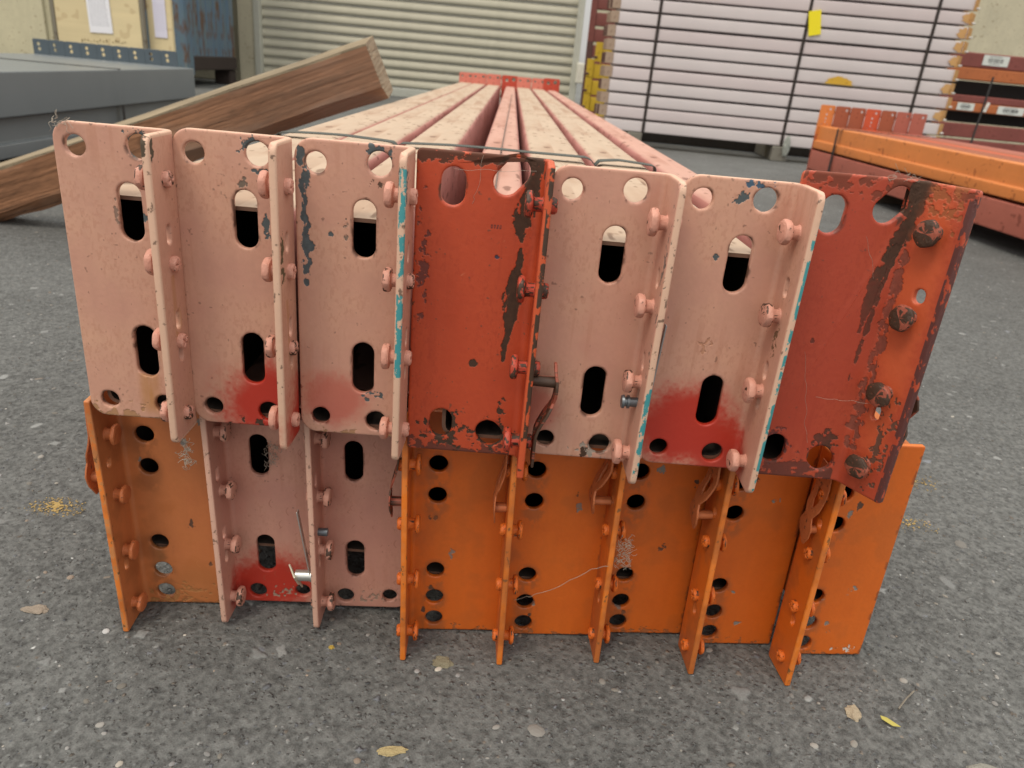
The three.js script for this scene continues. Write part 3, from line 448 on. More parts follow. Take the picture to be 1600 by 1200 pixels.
// paint textures for the individual connectors; u = unfolded width from the free edge, v = height from the bottom
function connectorTex(S, H, s0, base, seed, holes, feats, wear = 1) {
  return paintTex(304, 512, S + 2 * T, H + 2 * T, (u, v, o) => {
    u -= T; v -= T;
    const n1 = fbm(u * 38, v * 38, seed, 4), n2 = fbm(u * 190, v * 150, seed + 3, 3), n3 = fbm(u * 420, v * 420, seed + 9, 2), st = fbm(u * 160, v * 14, seed + 5, 3);
    let l = 1 + 0.13 * (n1 - 0.5) + 0.06 * (n3 - 0.5) + 0.07 * (st - 0.5);
    o[0] = base[0] * l; o[1] = base[1] * l * (1 + 0.1 * (n1 - 0.5)); o[2] = base[2] * l; o[3] = 0.5 + 0.25 * (n1 - 0.5); o[4] = 0.55 + 0.10 * (n1 - 0.5) + 0.08 * (n3 - 0.5);
    // fine brown speckle and drip stains
    const n4 = fbm(u * 700, v * 380, seed + 13, 3), sp = sst(0.54, 0.70, n4) * sst(0.42, 0.60, n1); mixTo(o, [base[0] * 0.66, base[1] * 0.48, base[2] * 0.40], 0.24 * sp * wear);
    const vs = sst(0.56, 0.72, fbm(u * 260, v * 9, seed + 15, 3)) * sst(0.5, 0.7, fbm(u * 30, v * 22, seed + 16, 2)); mixTo(o, [base[0] * 0.75, base[1] * 0.6, base[2] * 0.5], 0.26 * vs * wear);
    const pin = sst(0.80, 0.86, n3) * sst(0.5, 0.62, n2); mixTo(o, [0.10, 0.05, 0.03], 0.55 * pin * wear);
    // edges: sky-lit rim highlight painted in pale over worn paint, plus rust chips
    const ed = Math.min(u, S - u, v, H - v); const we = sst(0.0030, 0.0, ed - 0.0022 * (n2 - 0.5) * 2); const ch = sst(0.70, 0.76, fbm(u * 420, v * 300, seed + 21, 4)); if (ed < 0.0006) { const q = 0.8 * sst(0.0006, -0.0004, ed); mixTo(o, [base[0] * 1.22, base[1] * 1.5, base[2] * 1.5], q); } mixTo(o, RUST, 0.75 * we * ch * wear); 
    for (const h of holes) { const q = Math.hypot(u - h.x, Math.max(0, Math.abs(v - h.y) - Math.max(0, (h.h || 0) / 2 - (h.w || 0) / 2))) - (h.r || h.w / 2); if (q < 0.003) { const a = sst(0.0022, 0, q) ; mixTo(o, [base[0] * 0.5, base[1] * 0.45, base[2] * 0.45], 0.55 * a * sst(0.4, 0.6, n2)); mixTo(o, RUST, a * 0.7 * sst(0.6, 0.68, n2) * wear); } }
    for (const f of feats) f(u, v, o, n1, n2, n3);
  });
}
const hc = (n) => clamp((n - 0.5) * 2.1 + 0.5);
const F = {
  chip: (x, y, rx, ry, col, dens, seed, a = 1) => (u, v, o) => { const d = Math.hypot((u - x) / rx, (v - y) / ry); if (d > 1.3) return; const n = fbm(u * 330, v * 300, seed, 5); const m = sst(0.035, 0.075, 0.94 * dens * sst(1.25, 0.1, d) - (1 - hc(n)) * 0.62 + 0.0); if (m > 0) { mixTo(o, col, m * a); o[3] += (0.85 - o[3]) * m; o[4] -= 0.3 * m; } },
  spray: (x, y, rx, ry, a, col = SPRAY) => (u, v, o, n1, n2, n3) => { const d = Math.hypot((u - x) / rx, (v - y) / ry) + 0.5 * (n1 - 0.5); const e = sst(1.08, 0.40, d), m = a * clamp(e + 1.3 * e * (1 - e) * (n3 - 0.5) * 2); if (m > 0) { mixTo(o, col, m); } },
  streak: (x, y0, y1, w, col, a, seed) => (u, v, o) => { if (v > y1 || v < y0) return; const q = Math.abs(u - x - 0.002 * (fbm(v * 60, 1, seed, 2) - 0.5)) / w; const m = a * sst(1, 0.2, q) * sst(y0, y0 + 0.3 * (y1 - y0), v) * (0.5 + 0.7 * fbm(u * 400, v * 60, seed + 2, 2)); if (m > 0) mixTo(o, col, clamp(m)); },
  band: (y0, y1, col, dens, seed, x0 = 0, x1 = 1) => (u, v, o) => { if (v < Math.min(y0, y1) - 0.02 || v > Math.max(y0, y1) + 0.02 || u < x0 || u > x1) return; const t = (v - y0) / (y1 - y0); const n = fbm(u * 250, v * 300, seed, 5); const m = sst(0.0, 0.06, dens * sst(0, 1, t) - (1 - hc(n)) * 0.62); if (m > 0) { mixTo(o, col, m * 0.9); o[3] += (0.9 - o[3]) * m; o[4] -= 0.25 * m; } },
  ribbon: (pts, w, col, seed, dens = 0.62) => (u, v, o) => { let best = 9; for (let i = 0; i < pts.length - 1; i++) { const [ax, ay, aw] = pts[i], [bx, by, bw] = pts[i + 1]; const dx = bx - ax, dy = by - ay, t = clamp(((u - ax) * dx + (v - ay) * dy) / (dx * dx + dy * dy)); const d = Math.hypot(u - ax - dx * t, v - ay - dy * t) / (w * (aw + (bw - aw) * t)); best = Math.min(best, d); } if (best > 2) return; const n = fbm(u * 330, v * 210, seed, 5); const m = sst(0.0, 0.07, dens * sst(1.55, 0.35, best) - (1 - hc(n)) * 0.62); if (m > 0) { const q = 0.8 + 0.5 * fbm(u * 500, v * 500, seed + 7, 2); mixTo(o, [col[0] * q, col[1] * q, col[2] * q], m); o[3] += (0.92 - o[3]) * m; o[4] -= 0.32 * m; } },
  flangeEdge: (S, w, col, dens, seed, y0, y1) => (u, v, o) => { if (u < S - w || v < y0 || v > y1) return; const n = fbm(u * 420, v * 190, seed, 5); const m = sst(0, 0.05, dens - (1 - hc(n)) * 0.62); mixTo(o, col, m); },
  scratch: (x0, y0, x1, y1, w, col, a) => (u, v, o, n1, n2) => { const dx = x1 - x0, dy = y1 - y0, t = ((u - x0) * dx + (v - y0) * dy) / (dx * dx + dy * dy); if (t < 0 || t > 1) return; const d = Math.hypot(u - x0 - dx * t - 0.002 * Math.sin(t * 3), v - y0 - dy * t); const m = a * sst(w, 0, d) * sst(0.3, 0.55, n2); mixTo(o, col, m); },
};
const paintMat = (tex, rough = 1, ex = {}) => new THREE.MeshPhysicalMaterial({ map: tex.map, roughnessMap: tex.aux, roughness: rough, bumpMap: tex.aux, bumpScale: 0.0011, clearcoat: 0.12, clearcoatRoughness: 0.45, ...ex });
// small shared paints for rivets, clips
const smallTex = (base, seed, rust) => paintTex(128, 128, 1, 1, (u, v, o) => { const n = fbm(u * 6, v * 6, seed, 3), m = fbm(u * 22, v * 22, seed + 4, 3); const l = 1 + 0.2 * (n - 0.5); o[0] = base[0] * l; o[1] = base[1] * l; o[2] = base[2] * l; mixTo(o, RUST, sst(1 - rust, 1.06 - rust, 0.6 * n + 0.4 * m + 0.06)); o[3] = 0.6; o[4] = 0.5 + 0.4 * (m - 0.5); }, 1);
const rivPink = paintMat(smallTex([0.60, 0.29, 0.215], 11, 0.3)), rivPink2 = paintMat(smallTex([0.56, 0.27, 0.20], 13, 0.35)), rivRed = paintMat(smallTex([0.46, 0.06, 0.03], 17, 0.45)), rivRust = paintMat(smallTex([0.33, 0.08, 0.045], 19, 0.48)), rivOr = paintMat(smallTex(ORANGE, 23, 0.34)), rivOr2 = paintMat(smallTex([0.46, 0.13, 0.04], 27, 0.26));
const zinc = std({ color: lin(0.62, 0.63, 0.60), roughness: 0.32, metalness: 0.85 }), steel = std({ color: lin(0.16, 0.18, 0.20), roughness: 0.4, metalness: 0.7 });

// beam bodies
const BL = 3.58;
function tubeGeometry(w, h, yTop, top, side, seed) { // open tube, x centred, front end at z = 0, running to -z, top faces dusty
  const sh = profileShape(w, h, 0, false, 0.009), inn = profileShape(w - 0.005, h - 0.005, 0, false, 0.0065); const hole = new THREE.Path(inn.getPoints(4).map((p) => new THREE.Vector2(p.x, p.y + 0.0025)).reverse()); sh.holes.push(hole);
  const g0 = new THREE.ExtrudeGeometry(sh, { depth: BL, bevelEnabled: false, curveSegments: 5, steps: 24 }); g0.translate(0, yTop - h, -BL);
  const g = toCreasedNormals(g0, 0.6), n = g.attributes.normal, p = g.attributes.position, c = new Float32Array(p.count * 3);
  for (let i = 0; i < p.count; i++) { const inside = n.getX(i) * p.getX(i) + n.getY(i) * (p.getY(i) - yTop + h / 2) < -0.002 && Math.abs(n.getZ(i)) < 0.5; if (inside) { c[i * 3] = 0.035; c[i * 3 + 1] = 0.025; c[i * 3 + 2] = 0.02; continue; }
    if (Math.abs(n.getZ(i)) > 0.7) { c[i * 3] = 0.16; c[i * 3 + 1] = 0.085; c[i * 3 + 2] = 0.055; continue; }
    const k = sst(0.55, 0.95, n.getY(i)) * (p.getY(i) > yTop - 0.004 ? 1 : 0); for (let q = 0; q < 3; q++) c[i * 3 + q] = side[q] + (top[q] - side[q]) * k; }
  g.setAttribute('color', new THREE.BufferAttribute(c, 3)); uvBox(g); return g;
}
const dusty = paintTex(512, 512, 2, 0.5, (u, v, o) => { const n = fbm(u * 2.4, v * 34, 81, 4), m = fbm(u * 60, v * 75, 83, 3), q = fbm(u * 9, v * 20, 87, 4), fs = fbm(u * 14, v * 170, 93, 3); let l = 0.93 + 0.14 * (n - 0.5) + 0.10 * (m - 0.5) + 0.10 * (fs - 0.5); o[0] = l; o[1] = l * 0.985; o[2] = l * 0.96; mixTo(o, [0.60, 0.44, 0.36], 0.75 * sst(0.42, 0.80, 0.45 * n + 0.55 * q)); mixTo(o, [0.25, 0.15, 0.10], 0.7 * sst(0.74, 0.79, fbm(u * 60, v * 110, 89, 2))); o[3] = 0.8; o[4] = 0.5 + 0.5 * (m - 0.5); }, 1);
for (const k of ['map', 'aux']) dusty[k].repeat.set(0.5, 2);
const beamMat = std({ map: dusty.map, bumpMap: dusty.aux, bumpScale: 0.0008, roughness: 0.72, vertexColors: true });
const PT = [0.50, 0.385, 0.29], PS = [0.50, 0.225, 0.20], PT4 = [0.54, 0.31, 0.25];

// plain far-end connector
const farPink = flat(plateShape(0.070, 0.194, [[-0.02, 0.178, 0.006], [0.019, 0.180, 0.007]]), 0.0036), farRed = flat(plateShape(0.080, 0.20, [[-0.016, 0.179, 0.0085], [0.018, 0.184, 0.0095]]), 0.0036);
const farPM = matte(0.66, 0.20, 0.15, 0.55), farRM = matte(0.50, 0.06, 0.03, 0.55), farOM = matte(0.55, 0.13, 0.015, 0.5);

// hook-shaped safety clip that lies on the outer flange face: built in (z, y) and bowed along +x
function clipGeometry(down = 1) {
  const s = new THREE.Shape(); s.moveTo(-0.007, 0.012); s.lineTo(0.007, 0.012); s.lineTo(0.0085, -0.006); s.lineTo(0.008, -0.026); s.lineTo(0.0045, -0.034); s.lineTo(0.008, -0.043); s.lineTo(0.0065, -0.051); s.lineTo(0.0012, -0.060); s.lineTo(-0.0012, -0.060); s.lineTo(-0.0065, -0.051); s.lineTo(-0.008, -0.043); s.lineTo(-0.0045, -0.034); s.lineTo(-0.008, -0.026); s.lineTo(-0.0085, -0.006); s.closePath();
  const h = new THREE.Path(); h.moveTo(-0.0036, -0.010); h.lineTo(0.0036, -0.010); h.lineTo(0.0032, -0.021); h.lineTo(0, -0.029); h.lineTo(-0.0032, -0.021); h.closePath(); s.holes.push(h);
  let g = new THREE.ExtrudeGeometry(s, { depth: 0.0013, bevelEnabled: true, bevelSize: 0.0003, bevelThickness: 0.0003, bevelSegments: 1 });
  // subdivide along y by slicing: simple edge split of long triangles
  g = g.toNonIndexed ? (g.index ? g.toNonIndexed() : g) : g; let pos = Array.from(g.attributes.position.array);
  for (let it = 0; it < 5; it++) { const out = []; for (let i = 0; i < pos.length; i += 9) { const a = pos.slice(i, i + 3), b = pos.slice(i + 3, i + 6), c = pos.slice(i + 6, i + 9); const l = [[a, b, c], [b, c, a], [c, a, b]].map(([p, q, r]) => [Math.hypot(p[0] - q[0], p[1] - q[1], p[2] - q[2]), p, q, r]).sort((x, y) => y[0] - x[0])[0]; if (l[0] > 0.006) { const m = [0, 1, 2].map((k) => (l[1][k] + l[2][k]) / 2); out.push(...l[1], ...m, ...l[3], ...m, ...l[2], ...l[3]); } else out.push(...a, ...b, ...c); } pos = out; }
  for (let i = 0; i < pos.length; i += 3) { const z = pos[i], y = pos[i + 1], d = pos[i + 2]; let bow = 0.0045 + 0.0105 * sst(-0.008, -0.040, y) - 0.002 * sst(-0.046, -0.06, y); pos[i] = bow + d; pos[i + 1] = y * down; pos[i + 2] = z; }
  const q = new THREE.BufferGeometry(); q.setAttribute('position', new THREE.Float32BufferAttribute(pos, 3));
  const pin = new THREE.CylinderGeometry(0.0034, 0.0038, 0.015, 14).rotateZ(Math.PI / 2).translate(0.0078, -0.047 * down, 0).toNonIndexed(); const dimple = new THREE.SphereGeometry(0.0026, 12, 8).scale(0.6, 1, 1).translate(0.0155, -0.046 * down, 0).toNonIndexed(); for (const k of [pin, dimple]) { k.deleteAttribute('uv'); k.deleteAttribute('normal'); }
  if (down < 0) { const p = q.attributes.position.array; for (let i = 0; i < p.length; i += 9) for (let k = 0; k < 3; k++) { const t = p[i + 3 + k]; p[i + 3 + k] = p[i + 6 + k]; p[i + 6 + k] = t; } }
  const all = toCreasedNormals(mergeGeometries([q, pin, dimple]), 0.6); const uv = new Float32Array(all.attributes.position.count * 2); for (let i = 0; i < uv.length / 2; i++) { uv[i * 2] = all.attributes.position.getZ(i) * 18; uv[i * 2 + 1] = all.attributes.position.getY(i) * 18; } all.setAttribute('uv', new THREE.BufferAttribute(uv, 2)); return all;
}
const CLIPD = clipGeometry(1), CLIPU = clipGeometry(-1);

const pinkHoles = [{ x: 0.0421, y: 0.1425, w: 0.0144, h: 0.0362 }, { x: 0.0421, y: 0.0498, w: 0.0144, h: 0.0362 }, { x: 0.0128, y: 0.1802, r: 0.0064 }, { x: 0.0508, y: 0.1826, r: 0.0074 }, { x: 0.0136, y: 0.0126, r: 0.0061 }, { x: 0.0512, y: 0.0114, r: 0.0071 }];
const redHoles = [{ x: 0.0225, y: 0.1795, w: 0.0150, h: 0.0232, a: -0.05 }, { x: 0.0572, y: 0.1880, w: 0.0160, h: 0.0250, a: -0.72 }, { x: 0.0225, y: 0.0212, w: 0.0150, h: 0.0210 }, { x: 0.0560, y: 0.0160, w: 0.0165, h: 0.0200, a: 0.75 }];
const orHoles = [0.1600, 0.1320, 0.0615, 0.0343, 0.0125].map((y) => ({ x: 0.0620, y, r: 0.0072 }));
const pinkF = [{ z: 0.0185, y: 0.1352, w: 0.0060, h: 0.0120 }, { z: 0.0165, y: 0.0805, w: 0.0060, h: 0.0120 }, { z: 0.0165, y: 0.0580, w: 0.0060, h: 0.0110 }];
const orF = [{ z: 0.0235, y: 0.1480, w: 0.0055, h: 0.0080 }, { z: 0.0225, y: 0.0560, w: 0.0055, h: 0.0100 }];
const redF = [{ z: 0.0215, y: 0.1380, w: 0.0070, h: 0.0090 }, { z: 0.0170, y: 0.0580, w: 0.0050, h: 0.0100 }];

const UP = [
  { n: 'pink', x: -0.2868, dx: 0.0023, y: 0.1972, bw: 0.0655, bc: 0.0423, seed: 101, label: 'upper leftmost salmon pink rack beam, rust stained below its lower slot' },
  { n: 'pink', x: -0.2148, dx: 0.0020, y: 0.1994, bw: 0.0655, bc: 0.0360, seed: 202, label: 'upper pink rack beam, second from left, red overspray at bottom right' },
  { n: 'pink', x: -0.1406, dx: 0, y: 0.2006, bw: 0.0620, bc: 0.0350, seed: 303, label: 'upper pink rack beam with slate chips down its left edge, beside the vivid red one' },
  { n: 'red', x: -0.0674, dx: 0, y: 0.1948, bw: 0.047, bc: 0.0465, seed: 404, label: 'upper vivid red rack beam with rusty stripe, middle of the top row' },
  { n: 'pink', x: 0.0136, dx: 0, y: 0.1990, bw: 0.0680, bc: 0.0320, seed: 505, label: 'upper pink rack beam right of the middle red one, small grey pin on its flange' },
  { n: 'pink', x: 0.0915, dx: 0, y: 0.2004, bw: 0.0640, bc: 0.0290, seed: 606, label: 'upper pink rack beam with strong red overspray and turquoise flange edge' },
  { n: 'red', x: 0.1605, dx: 0, y: 0.1990, bw: 0.045, bc: 0.0270, seed: 707, label: 'upper rightmost dark red rack beam with heavy rust and rusty rivets' },
];
const rowY = [0.1680, 0.1170, 0.0668, 0.0160]; // rivet heights, pink
UP.forEach((u, i) => {
  const red = u.n === 'red', last = i === 6;
  const o = red ? { W: last ? 0.0705 : 0.0815, H: last ? 0.2035 : 0.200, FL: last ? 0.034 : 0.032, rc: 0.003, rf: 0.002, holes: redHoles, fholes: redF, phi: last ? 58 * rad : Math.PI / 2, r: 0.006 } : { W: 0.0728, H: 0.194, FL: 0.0355, holes: pinkHoles, fholes: pinkF };
  if (last) o.W = 0.0755;
  const jig = fbm(i * 3.7, 2, 9, 2) - 0.5;
  o.dent = (s, y) => [(s > o.W - 0.01 ? jig * 0.004 * (s - o.W + 0.01) / 0.03 : 0), 0];
  const g = bracketGeometry(o), { S, s0 } = g.userData, H = o.H;
  const ft = [];
  if (i === 0) ft.push(F.streak(0.0421, 0.0, 0.034, 0.010, OCHRE, 0.75, 5), F.band(0.016, -0.004, [0.36, 0.19, 0.09], 0.42, 6, 0, s0), F.chip(0.050, 0.187, 0.012, 0.010, SLATE, 0.5, 8), F.chip(S - 0.002, H - 0.007, 0.006, 0.010, [0.07, 0.05, 0.03], 0.75, 9), F.chip(0.052, 0.140, 0.006, 0.004, SLATE, 0.52, 3), F.streak(S - 0.016, 0.060, 0.110, 0.004, OCHRE, 0.6, 7), F.chip(0.033, 0.1435, 0.002, 0.012, [0.25, 0.16, 0.12], 0.4, 22));
  if (i === 1) ft.push(F.spray(0.058, 0.014, 0.052, 0.046, 1), F.chip(0.048, 0.187, 0.011, 0.008, SLATE, 0.49, 18), F.chip(0.052, 0.1725, 0.008, 0.003, SLATE, 0.62, 19), F.chip(0.0545, 0.138, 0.0045, 0.010, SLATE, 0.5, 20), F.chip(0.041, 0.165, 0.006, 0.005, [0.16, 0.12, 0.09], 0.42, 24), F.chip(S - 0.006, 0.128, 0.006, 0.020, [0.10, 0.07, 0.03], 0.55, 21), F.streak(S - 0.014, 0.05, 0.10, 0.004, OCHRE, 0.5, 27), F.chip(0.05, 0.002, 0.03, 0.006, RUST, 0.45, 29));
  if (i === 2) ft.push(F.spray(0.020, 0.026, 0.030, 0.022, 0.55), F.ribbon([[0.004, 0.187, 0.8], [0.006, 0.175, 1], [0.005, 0.15, 0.5], [0.007, 0.13, 1.2], [0.006, 0.105, 0.5]], 0.0034, SLATE, 31, 0.50), F.chip(0.050, 0.190, 0.015, 0.007, SLATE, 0.58, 32), F.chip(0.050, 0.171, 0.008, 0.004, [0.1, 0.06, 0.04], 0.45, 33), F.flangeEdge(S, -0.0003, TEAL, 0.325, 34, 0.06, 0.186), F.chip(S - 0.003, 0.176, 0.006, 0.012, SLATE, 0.62, 35), F.chip(0.022, 0.138, 0.0022, 0.0022, SLATE, 0.75, 36), F.chip(0.047, 0.030, 0.010, 0.005, SLATE, 0.48, 38), F.band(0.012, -0.004, [0.34, 0.18, 0.09], 0.36, 39, 0, s0), F.chip(0.031, 0.14, 0.002, 0.010, [0.2, 0.14, 0.11], 0.40, 37));
  if (i === 4) ft.push(F.spray(0.004, 0.034, 0.022, 0.020, 0.45), F.chip(0.041, 0.004, 0.003, 0.008, RUST, 0.62, 51), F.spray(0.045, 0.10, 0.02, 0.07, 0.10, [0.5, 0.13, 0.09]), F.flangeEdge(S, -0.0010, TEAL, 0.33, 54, 0.0, 0.07), F.chip(S - 0.004, 0.13, 0.006, 0.06, [0.16, 0.12, 0.1], 0.34, 55), F.chip(0.047, 0.006, 0.02, 0.01, [0.30, 0.26, 0.22], 0.4, 56));
  if (i === 5) ft.push(F.spray(0.028, 0.028, 0.046, 0.040, 1), F.spray(0.052, 0.010, 0.034, 0.030, 0.95), F.flangeEdge(S, -0.0020, TEAL, 0.37, 61, 0.0, 0.175), F.chip(0.043, 0.192, 0.012, 0.004, [0.05, 0.10, 0.16], 0.5, 62), F.chip(0.036, 0.183, 0.007, 0.006, SLATE, 0.48, 63), F.chip(0.028, 0.145, 0.003, 0.004, SLATE, 0.6, 64), F.chip(0.032, 0.088, 0.006, 0.007, [0.42, 0.2, 0.11], 0.55, 66, 0.6), F.chip(S - 0.014, 0.10, 0.006, 0.018, [0.18, 0.1, 0.05], 0.44, 65));
  if (i === 3) ft.push(F.band(0.189, 0.199, RUST, 0.62, 41, 0, s0), F.ribbon([[0.0715, 0.198, 2.2], [0.0685, 0.18, 1.6], [0.0655, 0.160, 1.7], [0.0665, 0.15, 0.3]], 0.0034, RUST, 42, 0.66), F.ribbon([[0.0665, 0.145, 0.3], [0.0655, 0.13, 1.1], [0.0635, 0.11, 1.5], [0.0625, 0.09, 0.8], [0.061, 0.07, 0.35]], 0.0034, RUST, 43, 0.70), F.band(0.016, -0.002, [0.10, 0.03, 0.02], 0.52, 44, 0, s0), F.chip(0.026, 0.016, 0.022, 0.018, RUST, 0.52, 45), F.chip(0.059, 0.014, 0.016, 0.016, RUST, 0.50, 46), F.chip(0.006, 0.13, 0.005, 0.05, [0.16, 0.04, 0.03], 0.44, 47), F.chip(0.042, 0.066, 0.003, 0.004, RUST, 0.62, 48), F.chip(0.053, 0.138, 0.005, 0.003, [0.05, 0.04, 0.07], 0.55, 49), F.scratch(0.030, 0.125, 0.056, 0.150, 0.0006, [0.60, 0.22, 0.12], 0.6), F.flangeEdge(S, -0.0014, RUST, 0.40, 50, 0.03, 0.2), F.chip(0.063, 0.034, 0.004, 0.01, RUST, 0.5, 142),
    (u, v, o2) => { const q = (u - 0.0465) / 0.0018, f = q - Math.floor(q), k = Math.floor(q), w = (v - 0.1565) / 0.0022; if (k < 0 || k > 3 || w < 0 || w > 1) return; const x = f - 0.12 * w; if (x < 0.12 || x > 0.7 || (x > 0.3 && x < 0.52 && w > 0.28 && w < 0.75 && k !== 2)) return; mixTo(o2, [0.06, 0.02, 0.02], 0.8); });
  if (i === 6) ft.push(F.band(0.186, 0.203, [0.15, 0.04, 0.02], 0.44, 71, 0, S), F.ribbon([[0.0700, 0.199, 2.4], [0.0690, 0.178, 1.6], [0.0665, 0.165, 1.4], [0.065, 0.15, 0.5], [0.063, 0.13, 0.35]], 0.0030, RUST, 72, 0.62), F.ribbon([[0.0640, 0.162, 1.1], [0.0615, 0.15, 1.4], [0.0590, 0.13, 1.2], [0.0580, 0.108, 0.5]], 0.0032, RUST, 73, 0.64), F.ribbon([[0.0635, 0.13, 0.7], [0.0620, 0.10, 0.8], [0.0600, 0.075, 0.3]], 0.0024, RUST, 74, 0.56), F.band(0.026, 0.0, [0.10, 0.03, 0.02], 0.54, 75, 0, s0), F.chip(0.056, 0.028, 0.012, 0.012, RUST, 0.62, 76), F.chip(0.02, 0.026, 0.015, 0.02, [0.09, 0.035, 0.03], 0.55, 77), F.chip(0.010, 0.105, 0.008, 0.012, [0.06, 0.03, 0.02], 0.68, 78), F.chip(0.030, 0.1, 0.003, 0.003, RUST, 0.7, 79), F.spray(S - 0.018, 0.12, 0.016, 0.12, 0.6, [0.62, 0.125, 0.04]), F.ribbon([[0.072, 0.16, 0.8], [0.073, 0.1, 1], [0.072, 0.03, 1.2]], 0.004, [0.2, 0.05, 0.03], 80, 0.42), F.flangeEdge(S, 0.004, [0.10, 0.03, 0.025], 0.5, 81, 0, 0.2), F.band(0.160, 0.200, [0.30, 0.09, 0.03], 0.30, 82, S - 0.028, S - 0.005), F.chip(S - 0.012, 0.04, 0.01, 0.04, [0.12, 0.05, 0.03], 0.42, 83), F.spray(0.03, 0.1, 0.05, 0.12, 0.32, [0.34, 0.035, 0.02]));
  const base = red ? (last ? [0.41, 0.058, 0.022] : RED) : PINK;
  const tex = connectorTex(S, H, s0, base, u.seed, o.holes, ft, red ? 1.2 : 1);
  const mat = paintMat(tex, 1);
  const t = thing('rack_beam', u.label, 'rack beam', [u.x, u.y, -0.4575 - u.dx], 1.85 * rad, 'upper row of beams in the main stack');
  t.rotation.x = -0.0033;
  const br = mesh('end_bracket', g, mat, t);
  const zr = 0.0175; const ud = g.userData;
  const ys = red ? [0.176, 0.1245, 0.0735, 0.0215] : rowY;
  ys.forEach((y, k) => { const rr = mesh('rivet', red ? RIVR[k % 2] : RIV[(i + k) % 3], red ? (last ? rivRust : rivRed) : (k + i) % 3 === 0 ? rivPink2 : rivPink, br); rr.position.set(...ud.onFlange(last ? 0.0195 : zr, y)); rr.rotation.y = Math.atan2(-ud.axis[1], ud.axis[0]); rr.rotateX(k * 0.9 + i); });
  if (red) { const c = mesh('safety_clip', CLIPU, rivRust, br); c.position.set(...ud.onFlange(last ? 0.022 : 0.0175, last ? 0.020 : 0.018, T)); c.rotation.y = Math.atan2(-ud.axis[1], ud.axis[0]); if (last) c.scale.set(1, 1, 1.3); c.userData.label = 'rusty spring clip'; }
  if (i === 4) { const c = mesh('locking_pin', mergeGeometries([new THREE.CylinderGeometry(0.0032, 0.0032, 0.012, 16).translate(0, 0.000, 0), new THREE.CylinderGeometry(0.0042, 0.0046, 0.0016, 16).translate(0, 0.006, 0), new THREE.CylinderGeometry(0.0044, 0.0044, 0.0014, 16).translate(0, 0.0025, 0)]).rotateZ(Math.PI / 2), steel, br); c.position.set(...ud.onFlange(0.0165, 0.052)); c.position.x -= 0.003; const sp = mesh('spring_strip', box(0.0010, 0.058, 0.004, 0.0003), std({ color: lin(0.34, 0.36, 0.37), roughness: 0.4, metalness: 0.6 }), br); sp.position.set(...ud.onFlange(0.020, 0.078, T)); sp.position.x += 0.0035; sp.rotation.z = -0.05; }
  // beam body
  const bx = u.bc, yTop = 0.349 - u.y;
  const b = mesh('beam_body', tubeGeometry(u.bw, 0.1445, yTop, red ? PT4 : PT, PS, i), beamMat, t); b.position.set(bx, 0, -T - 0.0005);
  const fp = mesh('end_plate', red ? farRed : farPink, red ? farRM : farPM, t); fp.position.set(bx + (red ? -0.004 : 0), 0.004, -BL - 0.008);
});

// lower row (flange on the left)
const LO = [
  { n: 'or', x: -0.2941, z: -0.500, seed: 811, label: 'lower leftmost dull orange rack beam, two ground-lit holes at its bottom' },
  { n: 'pink', x: -0.2181, z: -0.5085, seed: 822, label: 'lower pink rack beam with red overspray round its bottom slot' },
  { n: 'pink', x: -0.1443, z: -0.5120, seed: 833, label: 'lower pink rack beam with a shiny zinc locking pin on its flange' },
  { n: 'or', x: -0.0700, z: -0.4965, seed: 844, label: 'lower bright orange rack beam next to the pink ones, under the vivid red beam' },
  { n: 'or', x: 0.0067, z: -0.5010, seed: 855, label: 'lower orange rack beam, second bright orange one from the left' },
  { n: 'or', x: 0.0862, z: -0.5130, seed: 866, label: 'lower orange rack beam with a fuzzy webbed tuft on its rivet' },
  { n: 'or', x: 0.1635, z: -0.5100, seed: 877, label: 'lower orange rack beam with an arrow-shaped clip, second from the right' },
  { n: 'or', x: 0.2408, z: -0.5070, seed: 888, label: 'lower rightmost orange rack beam, its whole right edge exposed' },
];
